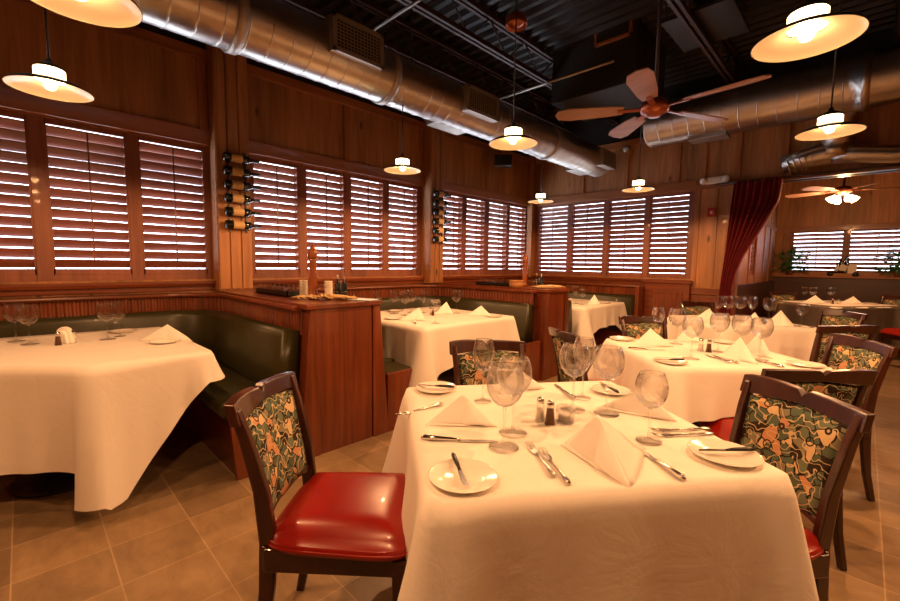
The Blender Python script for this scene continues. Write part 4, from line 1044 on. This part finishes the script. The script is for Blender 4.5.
# ------------------------------------------------------------------ plants and caddy on the far sill
def plant(x, label, seed, y=YF - .13, z=1.136):
    r = thing('potted_plant', label, 'plant', (x, y, z))
    B().lathe([(0, 0), (.04, 0), (.055, .09), (.06, .095), (.05, .085), (0, .08)], 20).build('pot', 'pot', r)
    rnd = random.Random(seed); lf = B(); st = B()
    for i in range(190):
        a = rnd.uniform(0, 2 * PI); rr = rnd.uniform(.02, .27); h = rnd.uniform(.12, .58) - rr * .6; p = Vector((rr * math.cos(a) , rr * math.sin(a) * .26, max(.1, h)))
        if i % 3 == 0: st.tube([(0, 0, .07), (p.x * .5, p.y * .5, p.z * .8), p], .002, 5)
        d = Vector((math.cos(a), math.sin(a) * .3, rnd.uniform(-.6, .5))).normalized(); sd = d.cross(Vector((0, 0, 1))).normalized(); n_ = d.cross(sd)
        L = rnd.uniform(.06, .11); w = L * .32
        lf.mesh([p, p + d * L * .4 + sd * w, p + d * L, p + d * L * .4 - sd * w, p + d * L * .45 - n_ * w * .5], [(0, 1, 4), (1, 2, 4), (2, 3, 4), (3, 0, 4)])
    st.build('stems', 'leaf', r); lf.build('foliage', 'leaf', r)
plant(-1.02, 'leafy green plant at the left end of the far window ledge', 3); plant(.42, 'leafy green plant at the right end of the far window ledge', 5)
r = thing('ledge_caddy', 'low wooden caddy in the middle of the far window ledge', 'caddy', (-.27, YF - .10, 1.136))
b_ = B(); b_.box(-.19, .19, -.045, .045, 0, .05); b_.build('tray', 'wicker', r, bevel=.004)
b_ = B()
for sx in (-.17, .17): b_.lathe([(0, -.012), (.045, -.012), (.045, .012), (0, .012)], 20, Matrix.Translation((sx, -.046, .035)) @ Matrix.Rotation(PI / 2, 4, 'X'))
b_.build('wheels', 'black_plastic', r)
for i, (dx, h, l) in enumerate(((-.11, .27, 'left dark bottle leaning in the ledge caddy'), (-.05, .33, 'middle dark bottle leaning in the ledge caddy'), (.0, .29, 'right dark bottle leaning in the ledge caddy'))):
    q = thing('wine_bottle', l, 'bottle', (-.27 + dx, YF - .10, 1.188), group='bottles in the ledge caddy'); q.rotation_euler = (0, .28, 0)
    B().lathe([(0, 0), (.028, 0), (.028, h * .6), (.012, h * .8), (.011, h), (0, h)], 14).build('bottle', 'bottle_glass', q)
    B().lathe([(.0285, h * .15), (.029, h * .16), (.029, h * .5), (.0285, h * .51)], 14).build('label', 'salt', q)
o = B().box(-.06, .06, -.008, .008, 0, .17).build('framed_card', 'salt', bevel=.003); o.location = (-.15, YF - .10, 1.188); tag(o, 'small white card standing in the ledge caddy', 'card')
# ================================================================== LAMPS
def point(name, loc, w, parent, rad=.03, colr=LAMP, kind='SPOT'):
    l = bpy.data.lights.new(name, kind)
    if kind == 'SPOT': l.spot_size = math.radians(176); l.spot_blend = .12
    l.energy = w; l.color = colr; l.shadow_soft_size = rad
    o = bpy.data.objects.new(name, l); col.objects.link(o); o.parent = parent; o.location = loc; return o
PR = .156
def make_pendant(top=ZC):
    r = thing('pendant_lamp', '', 'lamp')                   # origin at rim plane
    B().lathe([(PR, 0), (PR, .003), (PR * .97, .010), (PR * .80, .024), (PR * .6, .034), (.058, .042), (.056, .046)], 48).build('shade', 'shade_outer', r)
    B().lathe([(PR - .002, .0), (PR * .96, .006), (PR * .79, .019), (PR * .6, .029), (.056, .038)], 48).build('shade_liner', 'shade_inner', r)
    pr = [(.054, .042)]
    for k in range(4): z = .044 + k * .012; pr += [(.054, z), (.0565, z + .004), (.0565, z + .008), (.054, z + .011)]
    B().lathe(pr, 36).build('glass_collar', 'lamp_glass', r)
    B().lathe([(.057, .090), (.058, .094), (.05, .104), (.030, .116), (.014, .122), (.010, .14), (0, .142)], 32).build('cap', 'shade_outer', r)
    B().tube([(0, 0, .14), (0, 0, top - 2.05)], .0045, 8).build('cord', 'black_plastic', r)
    B().lathe([(0, -.002), (.016, .004), (.024, .018), (.022, .032), (.014, .046), (.012, .06), (0, .062)], 20).build('bulb', 'bulb', r)
    return r
def pendant(x, y, label, z=2.05, w=LAMP_W):
    top = 2.60 if x < -2.5 else ZC
    o = first_or_dup(STORE, 'pendant%.1f' % top, lambda: make_pendant(top), (x, y, z), 0, label)
    point('lamp_light', (0, 0, -.012), w, o, .028)
    return o
for x, y, l in ((-2.755, .140, 'pendant lamp hanging before the first shutter bank at the upper left'), (-1.745, .165, 'pendant lamp cut by the top edge above the left booth'),
    (-2.85, 2.31, 'pendant lamp hanging before the second shutter bank'), (-1.684, 2.283, 'pendant lamp in front of the long duct at picture centre'),
    (-2.92, 4.56, 'smallest pendant lamp, in the corner where the walls meet'), (-1.715, 4.491, 'pendant lamp before the back wall shutters'),
    (-.199, 3.311, 'pendant lamp hanging over the middle table at the right'), (-.198, 1.937, 'largest pendant lamp at the upper right')): pendant(x, y, l)
for x, y, l in ((1.0, 1.94, 'pendant lamp right of the picture over the next table'), (1.0, 3.31, 'pendant lamp right of the picture farther back')): pendant(x, y, l)
pendant(-.62, .20, 'pendant lamp over the front aisle outside the picture', w=20)
pendant(-2.77, -1.9, 'pendant lamp behind the camera by the windows')
# ------------------------------------------------------------------ fans
def fan(loc, R, rod, label, phase, tilt=12, lit=False, n=5):
    r = thing('ceiling_fan', label, 'fan', loc)
    B().lathe([(0, -.06), (.04, -.058), (.055, -.04), (.085, -.03), (.095, .0), (.09, .03), (.06, .05), (.02, .06), (0, .06)], 28).build('motor', 'foil', r)
    B().tube([(0, 0, .05), (0, 0, rod)], .012, 10).build('downrod', 'joist_steel', r)
    B().lathe([(.05, rod - .06), (.045, rod - .03), (.02, rod - .01), (0, rod)], 20).build('canopy', 'foil', r)
    for k in range(n):
        a = phase + k * 2 * PI / n; mt = Matrix.Rotation(a, 4, 'Z') @ Matrix.Translation((0, 0, .0)) @ Matrix.Rotation(math.radians(tilt), 4, 'X')
        out = [(.20, -.045), (.30, -.060), (R * .85, -.075), (R * .97, -.055), (R, 0), (R * .97, .055), (R * .85, .075), (.30, .060), (.20, .045)]; m_ = len(out)
        vs = [mt @ Vector((x, y, z)) for z in (-.004, .004) for x, y in out]
        bl = B().mesh(vs, [tuple(range(m_))[::-1], tuple(range(m_, 2 * m_))] + [(i, (i + 1) % m_, m_ + (i + 1) % m_, m_ + i) for i in range(m_)]).build('blade', 'fanblade', r)
        b_ = B(); b_.box(.07, .24, -.018, .018, -.010, -.004, mt); b_.build('bracket', 'foil', bl)
    return r
fan((-1.10, 3.10, 2.35), .66, ZC - 2.35, 'ceiling fan with five brown blades in front of the boxed shaft', 1.13)
f2_ = fan((-.27, 7.8, 2.32), .66, ZC - 2.32, 'ceiling fan with lit glass shades in the far room', .35)
for k in range(4):
    a = k * PI / 2 + .5; mt = Matrix.Translation((.085 * math.cos(a), .085 * math.sin(a), -.07)) @ Matrix.Rotation(a, 4, 'Z') @ Matrix.Rotation(-.75, 4, 'Y')
    B().lathe([(.018, .0), (.022, -.02), (.04, -.05), (.052, -.085)], 20, mt).build('glass_shade', 'lamp_glass', f2_)
point('fan_light', (0, 0, -.20), 80, f2_, .06, kind='POINT')
